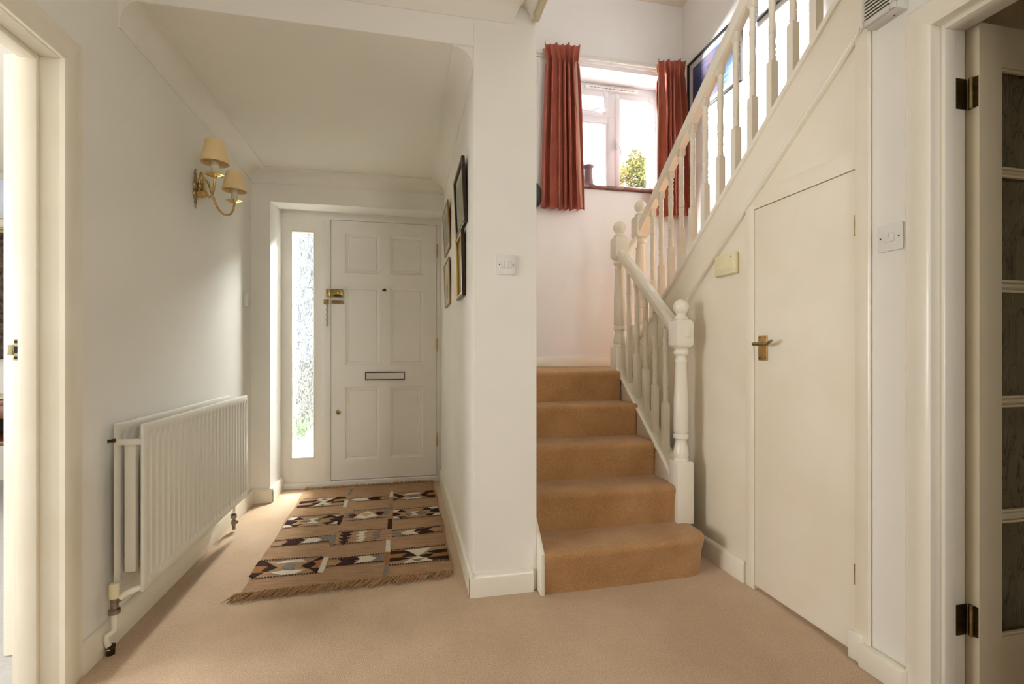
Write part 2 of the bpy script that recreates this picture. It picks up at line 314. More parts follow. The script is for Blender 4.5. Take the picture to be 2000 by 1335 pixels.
RUG_MOTIFS = [('D',[(-0.703,2.645),(-0.672,2.631),(-0.596,2.542),(-0.635,2.502),(-0.659,2.515),(-0.638,2.566),(-0.703,2.578)]),('D',[(-0.694,2.498),(-0.647,2.494),(-0.675,2.454),(-0.701,2.472)]),('T',[(-0.702,2.575),(-0.645,2.565),(-0.659,2.515),(-0.644,2.495),(-0.698,2.501)]),('W',[(-0.622,2.584),(-0.570,2.617),(-0.498,2.616),(-0.471,2.582),(-0.522,2.589),(-0.563,2.584)]),('W',[(-0.614,2.489),(-0.558,2.501),(-0.468,2.490),(-0.495,2.455),(-0.561,2.453)]),('G',[(-0.573,2.539),(-0.554,2.578),(-0.517,2.565),(-0.512,2.508),(-0.545,2.503)]),('D',[(-0.487,2.537),(-0.410,2.627),(-0.394,2.621),(-0.397,2.594),(-0.441,2.576),(-0.418,2.544),(-0.441,2.497),(-0.461,2.510)]),('D',[(-0.441,2.497),(-0.391,2.494),(-0.398,2.442),(-0.413,2.453)]),('T',[(-0.441,2.574),(-0.397,2.592),(-0.393,2.497),(-0.439,2.500),(-0.418,2.542)]),('W',[(-0.396,2.616),(-0.371,2.606),(-0.372,2.436),(-0.398,2.446)]),('D',[(-0.320,2.581),(-0.240,2.592),(-0.217,2.559),(-0.244,2.555),(-0.265,2.551),(-0.226,2.538),(-0.253,2.503),(-0.325,2.510),(-0.298,2.549)]),('W',[(-0.239,2.592),(-0.172,2.587),(-0.137,2.555),(-0.164,2.520),(-0.240,2.514),(-0.225,2.537),(-0.216,2.558)]),('G',[(-0.136,2.555),(-0.157,2.583),(-0.097,2.585),(-0.098,2.505),(-0.163,2.515)]),('G',[(-0.092,2.455),(-0.076,2.447),(-0.078,2.297),(-0.100,2.309)]),('W',[(-0.098,2.788),(-0.076,2.778),(-0.071,2.613),(-0.096,2.619)]),('D',[(-0.637,2.906),(-0.553,2.905),(-0.531,2.872),(-0.585,2.867),(-0.535,2.850),(-0.565,2.824),(-0.643,2.829),(-0.618,2.874)]),('W',[(-0.531,2.872),(-0.520,2.898),(-0.463,2.891),(-0.443,2.864),(-0.469,2.831),(-0.543,2.830),(-0.558,2.826),(-0.535,2.850)]),('G',[(-0.442,2.863),(-0.463,2.897),(-0.379,2.931),(-0.369,2.776),(-0.390,2.776),(-0.403,2.838),(-0.466,2.833)]),('D',[(-0.353,2.949),(-0.288,2.957),(-0.324,2.913)]),('D',[(-0.357,2.914),(-0.288,2.913),(-0.325,2.872)]),('D',[(-0.357,2.868),(-0.294,2.868),(-0.323,2.821)]),('D',[(-0.349,2.821),(-0.301,2.821),(-0.322,2.771)]),('D',[(-0.339,2.944),(-0.315,2.947),(-0.312,2.791),(-0.328,2.794)]),('W',[(-0.268,2.943),(-0.205,2.944),(-0.237,2.900)]),('W',[(-0.268,2.895),(-0.206,2.899),(-0.234,2.864)]),('W',[(-0.272,2.855),(-0.207,2.858),(-0.233,2.823)]),('W',[(-0.273,2.821),(-0.213,2.825),(-0.234,2.790)]),('W',[(-0.251,2.937),(-0.225,2.937),(-0.221,2.798),(-0.243,2.803)]),('G',[(-0.178,2.923),(-0.127,2.937),(-0.150,2.881)]),('G',[(-0.179,2.881),(-0.129,2.888),(-0.152,2.840)]),('G',[(-0.181,2.841),(-0.132,2.847),(-0.155,2.812)]),('D',[(-0.070,2.617),(-0.001,2.619),(0.029,2.591),(0.058,2.538),(-0.011,2.545),(0.012,2.578),(-0.071,2.583)]),('D',[(-0.071,2.534),(-0.005,2.531),(0.022,2.513),(-0.030,2.501),(-0.072,2.498)]),('T',[(-0.070,2.579),(0.011,2.577),(-0.012,2.545),(-0.005,2.533),(-0.070,2.534)]),('W',[(0.002,2.618),(0.136,2.629),(0.096,2.568),(0.066,2.538),(0.036,2.581)]),('g',[(0.039,2.593),(0.070,2.619),(0.093,2.598),(0.069,2.586)]),('W',[(0.066,2.536),(0.138,2.468),(0.069,2.463),(-0.008,2.460),(0.028,2.504)]),('g',[(0.034,2.494),(0.100,2.500),(0.063,2.464)]),('D',[(0.117,2.580),(0.158,2.589),(0.218,2.596),(0.218,2.552),(0.153,2.555),(0.136,2.567)]),('D',[(0.075,2.534),(0.108,2.548),(0.145,2.544),(0.127,2.519),(0.091,2.519)]),('D',[(0.113,2.501),(0.160,2.508),(0.218,2.506),(0.218,2.477),(0.141,2.471),(0.122,2.483)]),('T',[(0.146,2.546),(0.218,2.551),(0.218,2.508),(0.127,2.512)]),('T',[(-0.095,2.616),(-0.070,2.611),(-0.075,2.462),(-0.093,2.465)]),('G',[(-0.069,2.904),(-0.035,2.897),(-0.020,2.872),(-0.005,2.833),(-0.065,2.841)]),('W',[(-0.019,2.872),(0.017,2.901),(0.067,2.912),(0.051,2.878),(0.080,2.840),(0.010,2.835)]),('D',[(0.052,2.878),(0.070,2.911),(0.163,2.930),(0.131,2.898),(0.167,2.853),(0.091,2.832),(0.065,2.859),(0.107,2.882)]),('W',[(-0.407,3.587),(-0.381,3.581),(-0.377,3.420),(-0.399,3.419)]),('G',[(-0.402,3.871),(-0.380,3.866),(-0.379,3.731),(-0.399,3.735)]),('D',[(-0.702,3.621),(-0.623,3.616),(-0.590,3.618),(-0.611,3.584),(-0.699,3.569)]),('D',[(-0.613,3.561),(-0.567,3.563),(-0.588,3.527),(-0.613,3.505),(-0.631,3.481),(-0.696,3.484),(-0.704,3.524),(-0.600,3.524)]),('W',[(-0.592,3.633),(-0.584,3.668),(-0.480,3.658),(-0.505,3.614),(-0.536,3.573),(-0.546,3.576)]),('g',[(-0.571,3.629),(-0.548,3.654),(-0.520,3.623),(-0.541,3.610)]),('W',[(-0.542,3.572),(-0.480,3.503),(-0.570,3.495),(-0.606,3.481),(-0.568,3.546)]),('g',[(-0.566,3.511),(-0.522,3.524),(-0.534,3.493)]),('D',[(-0.529,3.572),(-0.472,3.643),(-0.469,3.680),(-0.405,3.666),(-0.408,3.629),(-0.473,3.625),(-0.485,3.592),(-0.472,3.571)]),('D',[(-0.488,3.540),(-0.465,3.570),(-0.403,3.580),(-0.407,3.557)]),('G',[(-0.372,3.609),(-0.334,3.613),(-0.333,3.565),(-0.369,3.578)]),('W',[(-0.691,3.283),(-0.643,3.280),(-0.665,3.230),(-0.699,3.238)]),('D',[(-0.666,3.235),(-0.642,3.277),(-0.605,3.236)]),('D',[(-0.701,3.234),(-0.664,3.226),(-0.636,3.201),(-0.664,3.153),(-0.700,3.143)]),('D',[(-0.663,3.135),(-0.600,3.148),(-0.633,3.102)]),('W',[(-0.701,3.141),(-0.674,3.146),(-0.642,3.104),(-0.697,3.099)]),('G',[(-0.618,3.197),(-0.580,3.231),(-0.545,3.199),(-0.583,3.180)]),('W',[(-0.580,3.228),(-0.516,3.240),(-0.542,3.199),(-0.508,3.150),(-0.582,3.162),(-0.549,3.186)]),('G',[(-0.542,3.206),(-0.498,3.241),(-0.511,3.192),(-0.531,3.185)]),('D',[(-0.497,3.236),(-0.462,3.282),(-0.417,3.243)]),('W',[(-0.443,3.278),(-0.398,3.268),(-0.408,3.246)]),('D',[(-0.449,3.192),(-0.413,3.237),(-0.375,3.253),(-0.375,3.153),(-0.377,3.094),(-0.393,3.102),(-0.399,3.154)]),('D',[(-0.482,3.144),(-0.420,3.154),(-0.453,3.115)]),('W',[(-0.432,3.111),(-0.399,3.149),(-0.396,3.103)]),('G',[(-0.373,3.288),(-0.334,3.299),(-0.350,3.248),(-0.320,3.198),(-0.365,3.217)]),('D',[(-0.349,3.248),(-0.319,3.276),(-0.284,3.238),(-0.314,3.199)]),('W',[(-0.284,3.240),(-0.232,3.311),(-0.189,3.248),(-0.160,3.208),(-0.242,3.166),(-0.311,3.195)]),('t',[(-0.271,3.242),(-0.241,3.278),(-0.203,3.246),(-0.236,3.201)]),('D',[(-0.191,3.248),(-0.160,3.285),(-0.126,3.253),(-0.157,3.209)]),('G',[(-0.125,3.253),(-0.152,3.303),(-0.097,3.321),(-0.095,3.232),(-0.148,3.205)]),('D',[(-0.099,3.131),(-0.074,3.130),(-0.071,2.950),(-0.098,2.956)]),('G',[(-0.098,3.437),(-0.077,3.432),(-0.074,3.316),(-0.096,3.321)]),('W',[(-0.102,3.727),(-0.080,3.722),(-0.080,3.586),(-0.105,3.592)]),('W',[(-0.362,3.590),(-0.334,3.601),(-0.289,3.609),(-0.249,3.606),(-0.257,3.578),(-0.229,3.549),(-0.286,3.539),(-0.347,3.564)]),('D',[(-0.257,3.578),(-0.226,3.612),(-0.153,3.620),(-0.178,3.578),(-0.150,3.538),(-0.222,3.542)]),('D',[(-0.079,3.671),(-0.053,3.659),(-0.001,3.593),(-0.031,3.552),(-0.075,3.510),(-0.079,3.539),(-0.031,3.546),(-0.055,3.599),(-0.078,3.640)]),('W',[(-0.015,3.614),(0.027,3.661),(0.121,3.665),(0.099,3.626),(0.027,3.623)]),('W',[(-0.018,3.549),(0.033,3.544),(0.128,3.559),(0.103,3.511),(0.019,3.506)]),('G',[(0.033,3.592),(0.051,3.624),(0.095,3.615),(0.077,3.570),(0.043,3.565)]),('D',[(0.109,3.599),(0.161,3.695),(0.211,3.697),(0.209,3.652),(0.155,3.639),(0.171,3.610),(0.146,3.573),(0.215,3.576),(0.213,3.546),(0.175,3.543),(0.135,3.575)]),('T',[(0.156,3.636),(0.208,3.647),(0.213,3.579),(0.150,3.577),(0.172,3.610)]),('W',[(-0.070,3.285),(-0.026,3.285),(-0.047,3.255),(-0.069,3.246)]),('D',[(-0.046,3.255),(-0.021,3.289),(0.013,3.242)]),('D',[(-0.071,3.236),(-0.053,3.232),(-0.025,3.202),(-0.055,3.176),(-0.072,3.180)]),('W',[(-0.069,3.170),(-0.048,3.160),(-0.030,3.129),(-0.067,3.133)]),('D',[(-0.048,3.160),(0.008,3.157),(-0.024,3.128)]),('G',[(0.008,3.209),(0.033,3.223),(0.054,3.199),(0.020,3.164)]),('W',[(0.030,3.234),(0.088,3.241),(0.066,3.206),(0.089,3.163),(0.035,3.165),(0.054,3.199)]),('G',[(0.067,3.206),(0.107,3.246),(0.137,3.210),(0.105,3.183)]),('D',[(0.114,3.270),(0.147,3.304),(0.174,3.267)]),('W',[(0.150,3.303),(0.218,3.314),(0.218,3.283),(0.173,3.277)]),('D',[(0.160,3.230),(0.186,3.264),(0.218,3.272),(0.218,3.196),(0.195,3.202)]),('D',[(0.132,3.168),(0.191,3.184),(0.161,3.138)]),('W',[(0.168,3.141),(0.197,3.178),(0.218,3.176),(0.218,3.142)]),]
RUG_LINES = [(-0.695,2.640,-0.406,2.628),(-0.681,2.440,-0.398,2.442),(-0.368,2.587,-0.097,2.599),(-0.366,2.502,-0.101,2.506),(-0.694,2.902,-0.402,2.918),(-0.693,2.817,-0.402,2.832),(-0.371,2.965,-0.106,2.957),(-0.371,2.777,-0.100,2.783),(-0.071,2.630,0.215,2.648),(-0.075,2.449,0.219,2.458),(-0.073,2.916,0.219,2.940),(-0.068,2.821,0.216,2.847),(-0.693,3.673,-0.481,3.664),(-0.623,3.470,-0.401,3.478),(-0.692,3.289,-0.398,3.293),(-0.699,3.095,-0.390,3.102),(-0.324,3.331,-0.098,3.337),(-0.357,3.142,-0.102,3.163),(-0.411,3.624,-0.106,3.622),(-0.325,3.536,-0.104,3.551),(-0.060,3.680,0.200,3.693),(-0.073,3.507,0.214,3.514),(-0.069,3.295,0.218,3.317),(-0.068,3.115,0.227,3.126)]

# ------------------------------------------------------------------ the setting: floors, walls, ceilings
def ST(y): return 1.365 + 0.767 * (2.648 - y)          # top line of the upper flight's string
def CP(y): return 0.913 + 0.785 * (y - 2.938)           # top line of the lower flight's string

struct('floor', MB().box(-1.05, 1.70, -1.6, 4.05, -0.12, 0.0), 'carpet', 'beige fitted carpet covering the hall floor', 'floor')
struct('floor_side_room', MB().box(-4.4, -1.05, -1.6, 4.9, -0.12, -0.002), 'greycarpet', 'pale grey carpet in the room through the left doorway', 'floor')
struct('floor_dark_room', MB().box(1.70, 4.0, -1.6, 1.30, -0.12, -0.002), 'carpet', 'carpet in the dim room behind the glazed door', 'floor')

struct('wall_left', MB().slab('x', -1.15, -1.03, -1.6, 3.69, -0.1, 2.75, [(0.95, 1.79, -0.2, 1.965)]), 'wall',
       'off-white hall wall with the radiator and the brass wall light', 'wall')
mb = MB().box(-1.17, -0.91, 3.69, 4.06, -0.1, 2.6)
mb.loops([[(-0.91, 3.69, 2.083), (0.29, 3.69, 2.083), (0.29, 3.69, 2.6), (-0.91, 3.69, 2.6)],
          [(-0.91, 4.06, 2.117), (0.29, 4.06, 2.117), (0.29, 4.06, 2.6), (-0.91, 4.06, 2.6)]])
struct('wall_front', mb, 'wall', 'off-white wall with a deep recess around the front door', 'wall')
struct('wall_middle', MB().box(0.29, 0.567, 2.09, 4.06, -0.1, 4.0), 'wall',
       'off-white partition end between the front door passage and the stairs', 'wall')
struct('wall_window', MB().slab('y', 3.70, 4.0, 0.567, 2.40, -0.1, 4.0, [(1.285, 2.155, 2.34, 3.307)]), 'stairwall',
       'white stairwell wall with the window and red curtains', 'wall')
struct('wall_stairs', MB().box(2.26, 2.40, -1.6, 3.70, -0.1, 4.0), 'stairwall', 'white stairwell wall hung with framed prints beside the upper flight', 'wall')
struct('wall_upper', MB().box(0.42, 0.548, -1.6, 2.09, 2.72, 4.0), 'stairwall', 'upper stairwell wall above the hall ceiling edge', 'wall')
struct('wall_right', MB().slab('x', 1.51, 1.625, -1.6, 1.345, -0.1, 4.0, [(0.30, 1.16, -0.2, 2.02)]), 'wall',
       'narrow white wall beside the cupboard door with light switch', 'wall')
mb = MB()
mb.prism([(1.892, 0), (3.70, 0), (3.70, 0.90), (2.97, 0.90), (2.97, ST(2.97) - .02), (1.892, ST(1.892) - .02)], 'x', 1.512, 1.545)
mb.prism([(1.345, 1.672), (1.892, 1.672), (1.892, ST(1.892) - .02), (1.345, ST(1.345) - .02)], 'x', 1.512, 1.545)
struct('wall_understairs', mb, 'cream', 'cream panelled wall under the upper stair flight', 'wall')
struct('wall_rear', MB().slab('y', -1.72, -1.6, -4.4, 4.0, -0.1, 4.0), 'wall', 'wall behind the viewer', 'wall')
# side rooms, seen only through the doorways
mb = MB().slab('x', -4.5, -4.4, -1.6, 4.9, -0.1, 2.6).slab('y', 4.8, 4.9, -4.4, -1.05, -0.1, 2.6).slab('x', -1.17, -1.05, 4.061, 4.8, -0.1, 2.6)
struct('wall_side_room', mb, 'wall', 'pale walls of the room through the left doorway', 'wall')
struct('ceiling_side_room', MB().box(-4.4, -1.05, -1.6, 4.9, 2.5, 2.62), 'ceil', 'pale ceiling of the room through the left doorway', 'ceiling')
mb = MB().slab('x', 4.0, 4.1, -1.6, 1.4, -0.1, 2.7).slab('y', 1.24, 1.33, 1.625, 4.0, -0.1, 2.7)
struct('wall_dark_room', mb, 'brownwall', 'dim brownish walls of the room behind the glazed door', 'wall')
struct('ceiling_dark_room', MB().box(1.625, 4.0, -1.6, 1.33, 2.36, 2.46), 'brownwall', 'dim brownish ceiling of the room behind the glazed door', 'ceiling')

mb = MB().box(-1.17, 0.548, -1.6, 2.10, 2.56, 2.72).box(0.548, 1.51, -1.6, 1.35, 2.56, 2.72)
struct('ceiling', mb, 'ceil', 'hall ceiling in front of the beam', 'ceiling')
mb = MB().loops([[(-1.06, 2.094, 2.352), (0.30, 2.094, 2.352), (0.30, 2.094, 2.62), (-1.06, 2.094, 2.62)],
                 [(-1.06, 3.72, 2.287), (0.30, 3.72, 2.287), (0.30, 3.72, 2.62), (-1.06, 3.72, 2.62)]])
struct('ceiling_passage', mb, 'ceil', 'lower ceiling with beam edge over the front door passage', 'ceiling')
struct('ceiling_stairwell', MB().box(0.42, 2.40, -1.6, 4.0, 3.905, 4.05), 'ceil', 'high white ceiling above the stairwell', 'ceiling')

# covings
def cove_ring(wall_pt, ceil_pt, corner_pt, n=9, lip=.006):
    a, c, k = Vector(wall_pt), Vector(ceil_pt), Vector(corner_pt)
    da, dc = (c - k).normalized() * lip, (a - k).normalized() * lip   # away from the wall, away from the ceiling
    a2, c2 = a + da, c + dc
    o = a2 + c2 - (k + da + dc)
    pts = [a, a2]
    for i in range(0, n + 1):
        t = (PI / 2) * i / n
        pts.append(o + (a2 + (k - a) * .06 - o) * math.cos(t) + (c2 + (k - c) * .06 - o) * math.sin(t))
    pts += [c2, c, k + (k - o) * 0.25]
    return [tuple(p) for p in pts]
def zc(y): return 2.352 - 0.065 * (y - 2.09) / 1.63
mb = MB()
mb.loops([cove_ring((-1.031, 2.08, 2.241), (-0.955, 2.08, zc(2.08)), (-1.031, 2.08, zc(2.08))), cove_ring((-1.031, 3.69, 2.222), (-0.918, 3.69, zc(3.69)), (-1.031, 3.69, zc(3.69)))])
struct('trim_1', mb, 'ceil', 'curved plaster coving along the left wall of the passage', 'coving')
mb = MB()
mb.loops([cove_ring((0.291, 2.10, 2.255), (0.20, 2.10, zc(2.10)), (0.291, 2.10, zc(2.10))), cove_ring((0.291, 3.69, 2.215), (0.188, 3.69, zc(3.69)), (0.291, 3.69, zc(3.69)))])
struct('trim_2', mb, 'ceil', 'curved plaster coving above the four framed pictures', 'coving')
mb = MB()
mb.loops([cove_ring((-1.03, 3.691, 2.207), (-1.03, 3.595, zc(3.6)), (-1.03, 3.691, zc(3.69))), cove_ring((0.29, 3.691, 2.209), (0.29, 3.595, zc(3.6)), (0.29, 3.691, zc(3.69)))])
struct('trim_3', mb, 'ceil', 'curved plaster coving above the front door', 'coving')
mb = MB()
mb.loops([cove_ring((-1.03, 2.091, 2.466), (-1.03, 1.995, 2.561), (-1.03, 2.091, 2.561)), cove_ring((0.466, 2.091, 2.469), (0.545, 1.995, 2.561), (0.466, 2.091, 2.561))])
mb.loops([cove_ring((0.545, 2.091, 2.50), (0.466, 2.091, 2.561), (0.545, 2.091, 2.561)), cove_ring((0.545, 0.4, 2.47), (0.45, 0.4, 2.561), (0.545, 0.4, 2.561))])
struct('trim_4', mb, 'ceil', 'coving along the beam at the top edge of the hall', 'coving')
struct('trim_5', MB().box(0.546, 0.570, 0.3, 2.062, 2.473, 2.72), 'dullcream', 'cream painted board end at the stairwell opening above the partition', 'trim', 0.003)
struct('trim_10', MB().box(-1.06, 0.2895, 2.0905, 2.20, 2.353, 2.60), 'wall', 'beam face above the opening to the passage', 'beam')

# skirting boards
SK = [(0, 0), (0.02, 0), (0.02, 0.078), (0.014, 0.092), (0.006, 0.097), (0, 0.097)]
def skirt(x, y, dx, dy, L, nx, ny, h=1.0):
    mb = MB(); r = []
    for t in (0, L):
        r.append([(x + dx * t + nx * d, y + dy * t + ny * d, z * h) for d, z in SK])
    return mb.loops(r)
mb = skirt(-1.03, 1.85, 0, 1, 1.818, 1, 0, 1.03)
struct('baseboard_left', mb, 'cream', 'cream skirting board under the radiator', 'skirting')
mb = skirt(-1.03, 3.69, 1, 0, 0.14, 0, -1, 1.03); mb2 = skirt(-0.91, 3.6712, 0, 1, 0.303, 1, 0, 1.03); mb.add(mb2.v, mb2.f)
struct('baseboard_front', mb, 'cream', 'short skirting return at the front door recess', 'skirting')
struct('baseboard_passage', skirt(0.29, 2.0715, 0, 1, 1.90, -1, 0), 'gloss', 'skirting board beside the patterned rug', 'skirting')
struct('baseboard_middle', skirt(0.27, 2.09, 1, 0, 0.278, 0, -1), 'gloss', 'skirting board across the front of the partition end', 'skirting')
struct('baseboard_understairs', skirt(1.512, 1.945, 0, 1, 0.95, -1, 0), 'cream', 'skirting board between the bottom newel and the cupboard door', 'skirting')
mb = skirt(1.51, 1.21, 0, 1, 0.15, -1, 0, 0.78); mb2 = MB().box(1.485, 1.512, 1.36, 1.412, 0, 0.092); mb.add([(x - .018 if x < 1.5 else x, y, z) for x, y, z in mb.v], []); 
mbx = MB().box(1.472, 1.51, 1.205, 1.352, 0, 0.075); mbx.box(1.487, 1.512, 1.352, 1.405, 0, 0.093)
struct('baseboard_right', mbx, 'gloss', 'thick skirting and plinth block below the double light switch', 'skirting', 0.005)
mb = MB().box(0.567, 2.26, 3.682, 3.70, 0.92, 0.992)
struct('baseboard_landing', mb, 'gloss', 'skirting board on the half landing under the window', 'skirting', 0.004)

# ------------------------------------------------------------------ left doorway trim
def arch_profile(wid, th):
    return [(0, 0), (0, th * .7), (wid * .12, th), (wid * .55, th), (wid * .72, th * .8), (wid * .9, th * .8), (wid, th * .45), (wid, 0)]
t = thing('trim_6', (-1.03, 1.77, 0), 'cream door lining and architrave of the left doorway', 'door frame', kind='structure')
mb = MB(); pr = arch_profile(0.09, 0.02)
mb.loops([[(-1.031 + d, 1.765 + wv, 0.0) for wv, d in pr], [(-1.031 + d, 1.765 + wv, 1.945 + wv) for wv, d in pr], ])
mb.loops([[(-1.031 + d, 1.765 + wv, 1.945 + wv) for wv, d in pr], [(-1.031 + d, 0.945 - wv, 1.945 + wv) for wv, d in pr]])
mb.loops([[(-1.031 + d, 0.945 - wv, 1.945 + wv) for wv, d in pr], [(-1.031 + d, 0.945 - wv, 0) for wv, d in pr]])
obj('architrave', mb, 'cream', t)
mb = MB().box(-1.152, -1.029, 1.767, 1.80, 0, 1.975).box(-1.152, -1.029, 0.92, 0.953, 0, 1.975).box(-1.152, -1.029, 0.953, 1.767, 1.943, 1.975)
obj('door_lining', mb, 'cream', t, 0.002)
mb = MB().box(-1.131, -1.083, 1.752, 1.7675, 0, 1.943).box(-1.131, -1.083, 0.953, 0.968, 0, 1.943).box(-1.131, -1.083, 0.968, 1.752, 1.928, 1.9435)
obj('door_stop', mb, 'cream', t, 0.002)
obj('far_architrave', MB().box(-1.166, -1.151, 1.785, 1.87, 0, 2.03).box(-1.166, -1.151, 0.85, 1.785, 1.96, 2.03), 'cream', t, .003)
sp = obj('strike_plate', MB().box(-1.152, -1.132, 1.7635, 1.768, 1.020, 1.084).box(-1.164, -1.150, 1.760, 1.767, 1.036, 1.067), 'palebrass', t, 0.001)
mb = MB()
for z in (1.028, 1.076): mb.lathe([(0, .005), (.0015, .004)], -1.142, 1.762, z, 8, axis='y')
obj('screw', mb, 'darkmetal', sp)
obj('latch_hole', MB().box(-1.147, -1.137, 1.7625, 1.7640, 1.042, 1.062), 'dark', sp)

struct('trim_11', MB().box(-1.345, -1.151, 2.02, 2.10, 0.0, 2.07), 'cream', 'cream upright boxing just inside the room through the left doorway', 'trim', 0.004)

# ------------------------------------------------------------------ front door, its frame and the sidelight
d = thing('door_1', (-0.55, 4.0, 0.05), 'white six-panel front door with letter plate and brass locks', 'door', kind='structure')
cols = [(-0.450, -0.191), (-0.109, 0.147)]; rows = [(0.20, 0.766), (0.935, 1.547), (1.650, 1.955)]
mb = MB().slab('y', 4.0, 4.044, -0.553, 0.252, 0.05, 2.055, [(c0, c1, r0, r1) for c0, c1 in cols for r0, r1 in rows])
obj('door_leaf', mb, 'doorwhite', d, smooth=False)
for c0, c1 in cols:
    for r0, r1 in rows:
        rr = []
        for ins, y in ((0, 4.000), (0.006, 4.006), (0.020, 4.0125), (0.026, 4.0085), (0.030, 4.0125), (0.034, 4.0125)):
            rr.append([(c0 + ins, y, r0 + ins), (c1 - ins, y, r0 + ins), (c1 - ins, y, r1 - ins), (c0 + ins, y, r1 - ins)])
        rr = [[(c0, 4.02, r0), (c1, 4.02, r0), (c1, 4.02, r1), (c0, 4.02, r1)]] + rr
        obj('panel', MB().loops(rr), 'doorwhite', d, smooth=False)
lp = obj('letter_plate', MB().slab('y', 3.990, 4.001, -0.301, 0.002, 0.818, 0.880, [(-0.294, -0.005, 0.825, 0.873)]), 'black', d, 0.002)
obj('mirror_flap', MB().box(-0.294, -0.005, 3.995, 4.0005, 0.825, 0.873), 'chrome', lp)
rl = obj('rim_lock', MB().box(-0.555, -0.463, 3.972, 4.001, 1.458, 1.520), 'dullbrass', d, 0.004)
obj('lock_knob', MB().lathe([(0, .014), (-.01, .014), (-.016, .010)], -0.497, 3.973, 1.489, 16, axis='y'), 'brass', rl)
obj('lock_plate', MB().box(-0.530, -0.472, 3.9695, 3.973, 1.463, 1.477), 'darkmetal', rl, .001)
cb = obj('chain_slide', MB().box(-0.549, -0.459, 3.992, 4.001, 1.407, 1.440), 'dullbrass', d, 0.003)
obj('slot', MB().box(-0.540, -0.466, 3.9905, 3.9925, 1.428, 1.434), 'dark', cb)
obj('rail_bead', MB().tube([(-0.549, 3.990, 1.416), (-0.459, 3.990, 1.416)], .006), 'dullbrass', cb)
ke = obj('keyhole_escutcheon', MB().lathe([(0, .019), (-.003, .018), (-.005, .013)], -0.500, 4.0, 0.572, 20, axis='y'), 'dullbrass', d)
obj('keyhole', MB().lathe([(0, .004), (-.0012, .004)], -0.500, 3.9955, 0.577, 10, axis='y').box(-.5025, -.4975, 3.9943, 3.9955, .562, .577), 'dark', ke)
obj('door_viewer', MB().lathe([(0, .012), (-.004, .011), (-.005, .007)], -0.152, 4.0, 1.525, 16, axis='y').box(-.172, -.15, 3.9945, 3.999, 1.5195, 1.527), 'darkmetal', d)
for z in (1.851, 1.091, 0.333):
    h = obj('hinge', MB().tube([(0.256, 3.993, z - .054), (0.256, 3.993, z + .054)], .0055), 'brass', d)
    obj('hinge_leaf', MB().box(0.251, 0.262, 3.9965, 4.0005, z - .052, z + .052), 'dullbrass', h)

t = thing('trim_7', (-0.58, 4.0, 0), 'white timber frame and threshold around the front door', 'door frame', kind='structure')
obj('frame_head', MB().box(-0.91, 0.29, 3.997, 4.06, 2.058, 2.125), 'doorwhite', t, .002)
obj('frame_mullion', MB().box(-0.620, -0.556, 3.997, 4.06, 0.045, 2.058), 'doorwhite', t, .002)
obj('frame_jamb', MB().box(0.2545, 0.2915, 3.997, 4.06, 0.045, 2.058), 'doorwhite', t, .002)
obj('threshold', MB().box(-0.91, 0.29, 3.976, 4.06, 0.0, 0.045), 'doorwhite', t, .003)
obj('door_stop', MB().box(-0.56, 0.26, 4.046, 4.06, 0.045, 2.06), 'doorwhite', t)
ck = obj('chain_keeper', MB().box(-0.606, -0.566, 3.986, 3.998, 1.406, 1.440).tube([(-.600, 3.985, 1.423), (-.572, 3.985, 1.423)], .010), 'dullbrass', t, 0.002)
mb = MB(); z = 1.402
for i in range(9):
    pts = []
    for k in range(13):
        a = 2 * PI * k / 12; p, q = 0.0062 * math.cos(a), 0.0115 * math.sin(a)
        pts.append((-0.580 + (p if i % 2 == 0 else 0), 3.988 + (0 if i % 2 == 0 else p), z + q))
    mb.tube(pts, 0.0019, 5); z -= 0.0195
obj('chain', mb, 'dullbrass', ck)
sl = obj('rim_keep', MB().box(-0.587, -0.5575, 3.978, 3.998, 1.458, 1.521), 'brass', t, .003)
obj('screw', MB().lathe([(0, .004), (-.001, .003)], -.579, 3.978, 1.495, 8, axis='y'), 'dark', sl)

t = thing('window_1', (-0.757, 4.0, 0.05), 'tall narrow textured glass sidelight beside the front door', 'window', kind='structure')
obj('side_panel', MB().slab('y', 4.003, 4.05, -0.91, -0.62, 0.045, 2.058, [(-0.835, -0.677, 0.232, 1.953)]), 'doorwhite', t, smooth=False)
obj('glazing_bead', MB().slab('y', 3.999, 4.02, -0.843, -0.669, 0.224, 1.961, [(-0.832, -0.680, 0.236, 1.949)]), 'gloss', t, .002)
obj('pane', MB().box(-0.836, -0.676, 4.020, 4.024, 0.230, 1.955), 'sideglass', t)

# ------------------------------------------------------------------ stairwell window
t = thing('window_2', (1.72, 3.93, 2.36), 'white casement window above the stairs with bright sky and tree', 'window', kind='structure')
Y0, Y1 = 3.91, 3.975
mb = MB().slab('y', Y0, Y1, 1.286, 2.154, 2.36, 3.3065, [(1.335, 1.690, 2.41, 2.985), (1.335, 1.690, 3.035, 3.237), (1.756, 2.112, 2.41, 3.237)])
obj('frame', mb, 'upvc', t, .004)
def sash(x0, x1, z0, z1, wd, y):
    s = obj('sash', MB().slab('y', y, y + .05, x0, x1, z0, z1, [(x0 + wd, x1 - wd, z0 + wd, z1 - wd)]), 'upvc', t, .004)
    obj('pane', MB().box(x0 + wd - .004, x1 - wd + .004, y + .022, y + .026, z0 + wd - .004, z1 - wd + .004), 'pane', s)
    obj('gasket', MB().slab('y', y + .020, y + .030, x0 + wd - .004, x1 - wd + .004, z0 + wd - .004, z1 - wd + .004, [(x0 + wd + .003, x1 - wd - .003, z0 + wd + .003, z1 - wd - .003)]), 'greyplastic', s)
    return s
s1 = sash(1.332, 1.692, 3.033, 3.239, 0.042, 3.905)
sash(1.330, 1.692, 2.408, 2.988, 0.022, 3.915)
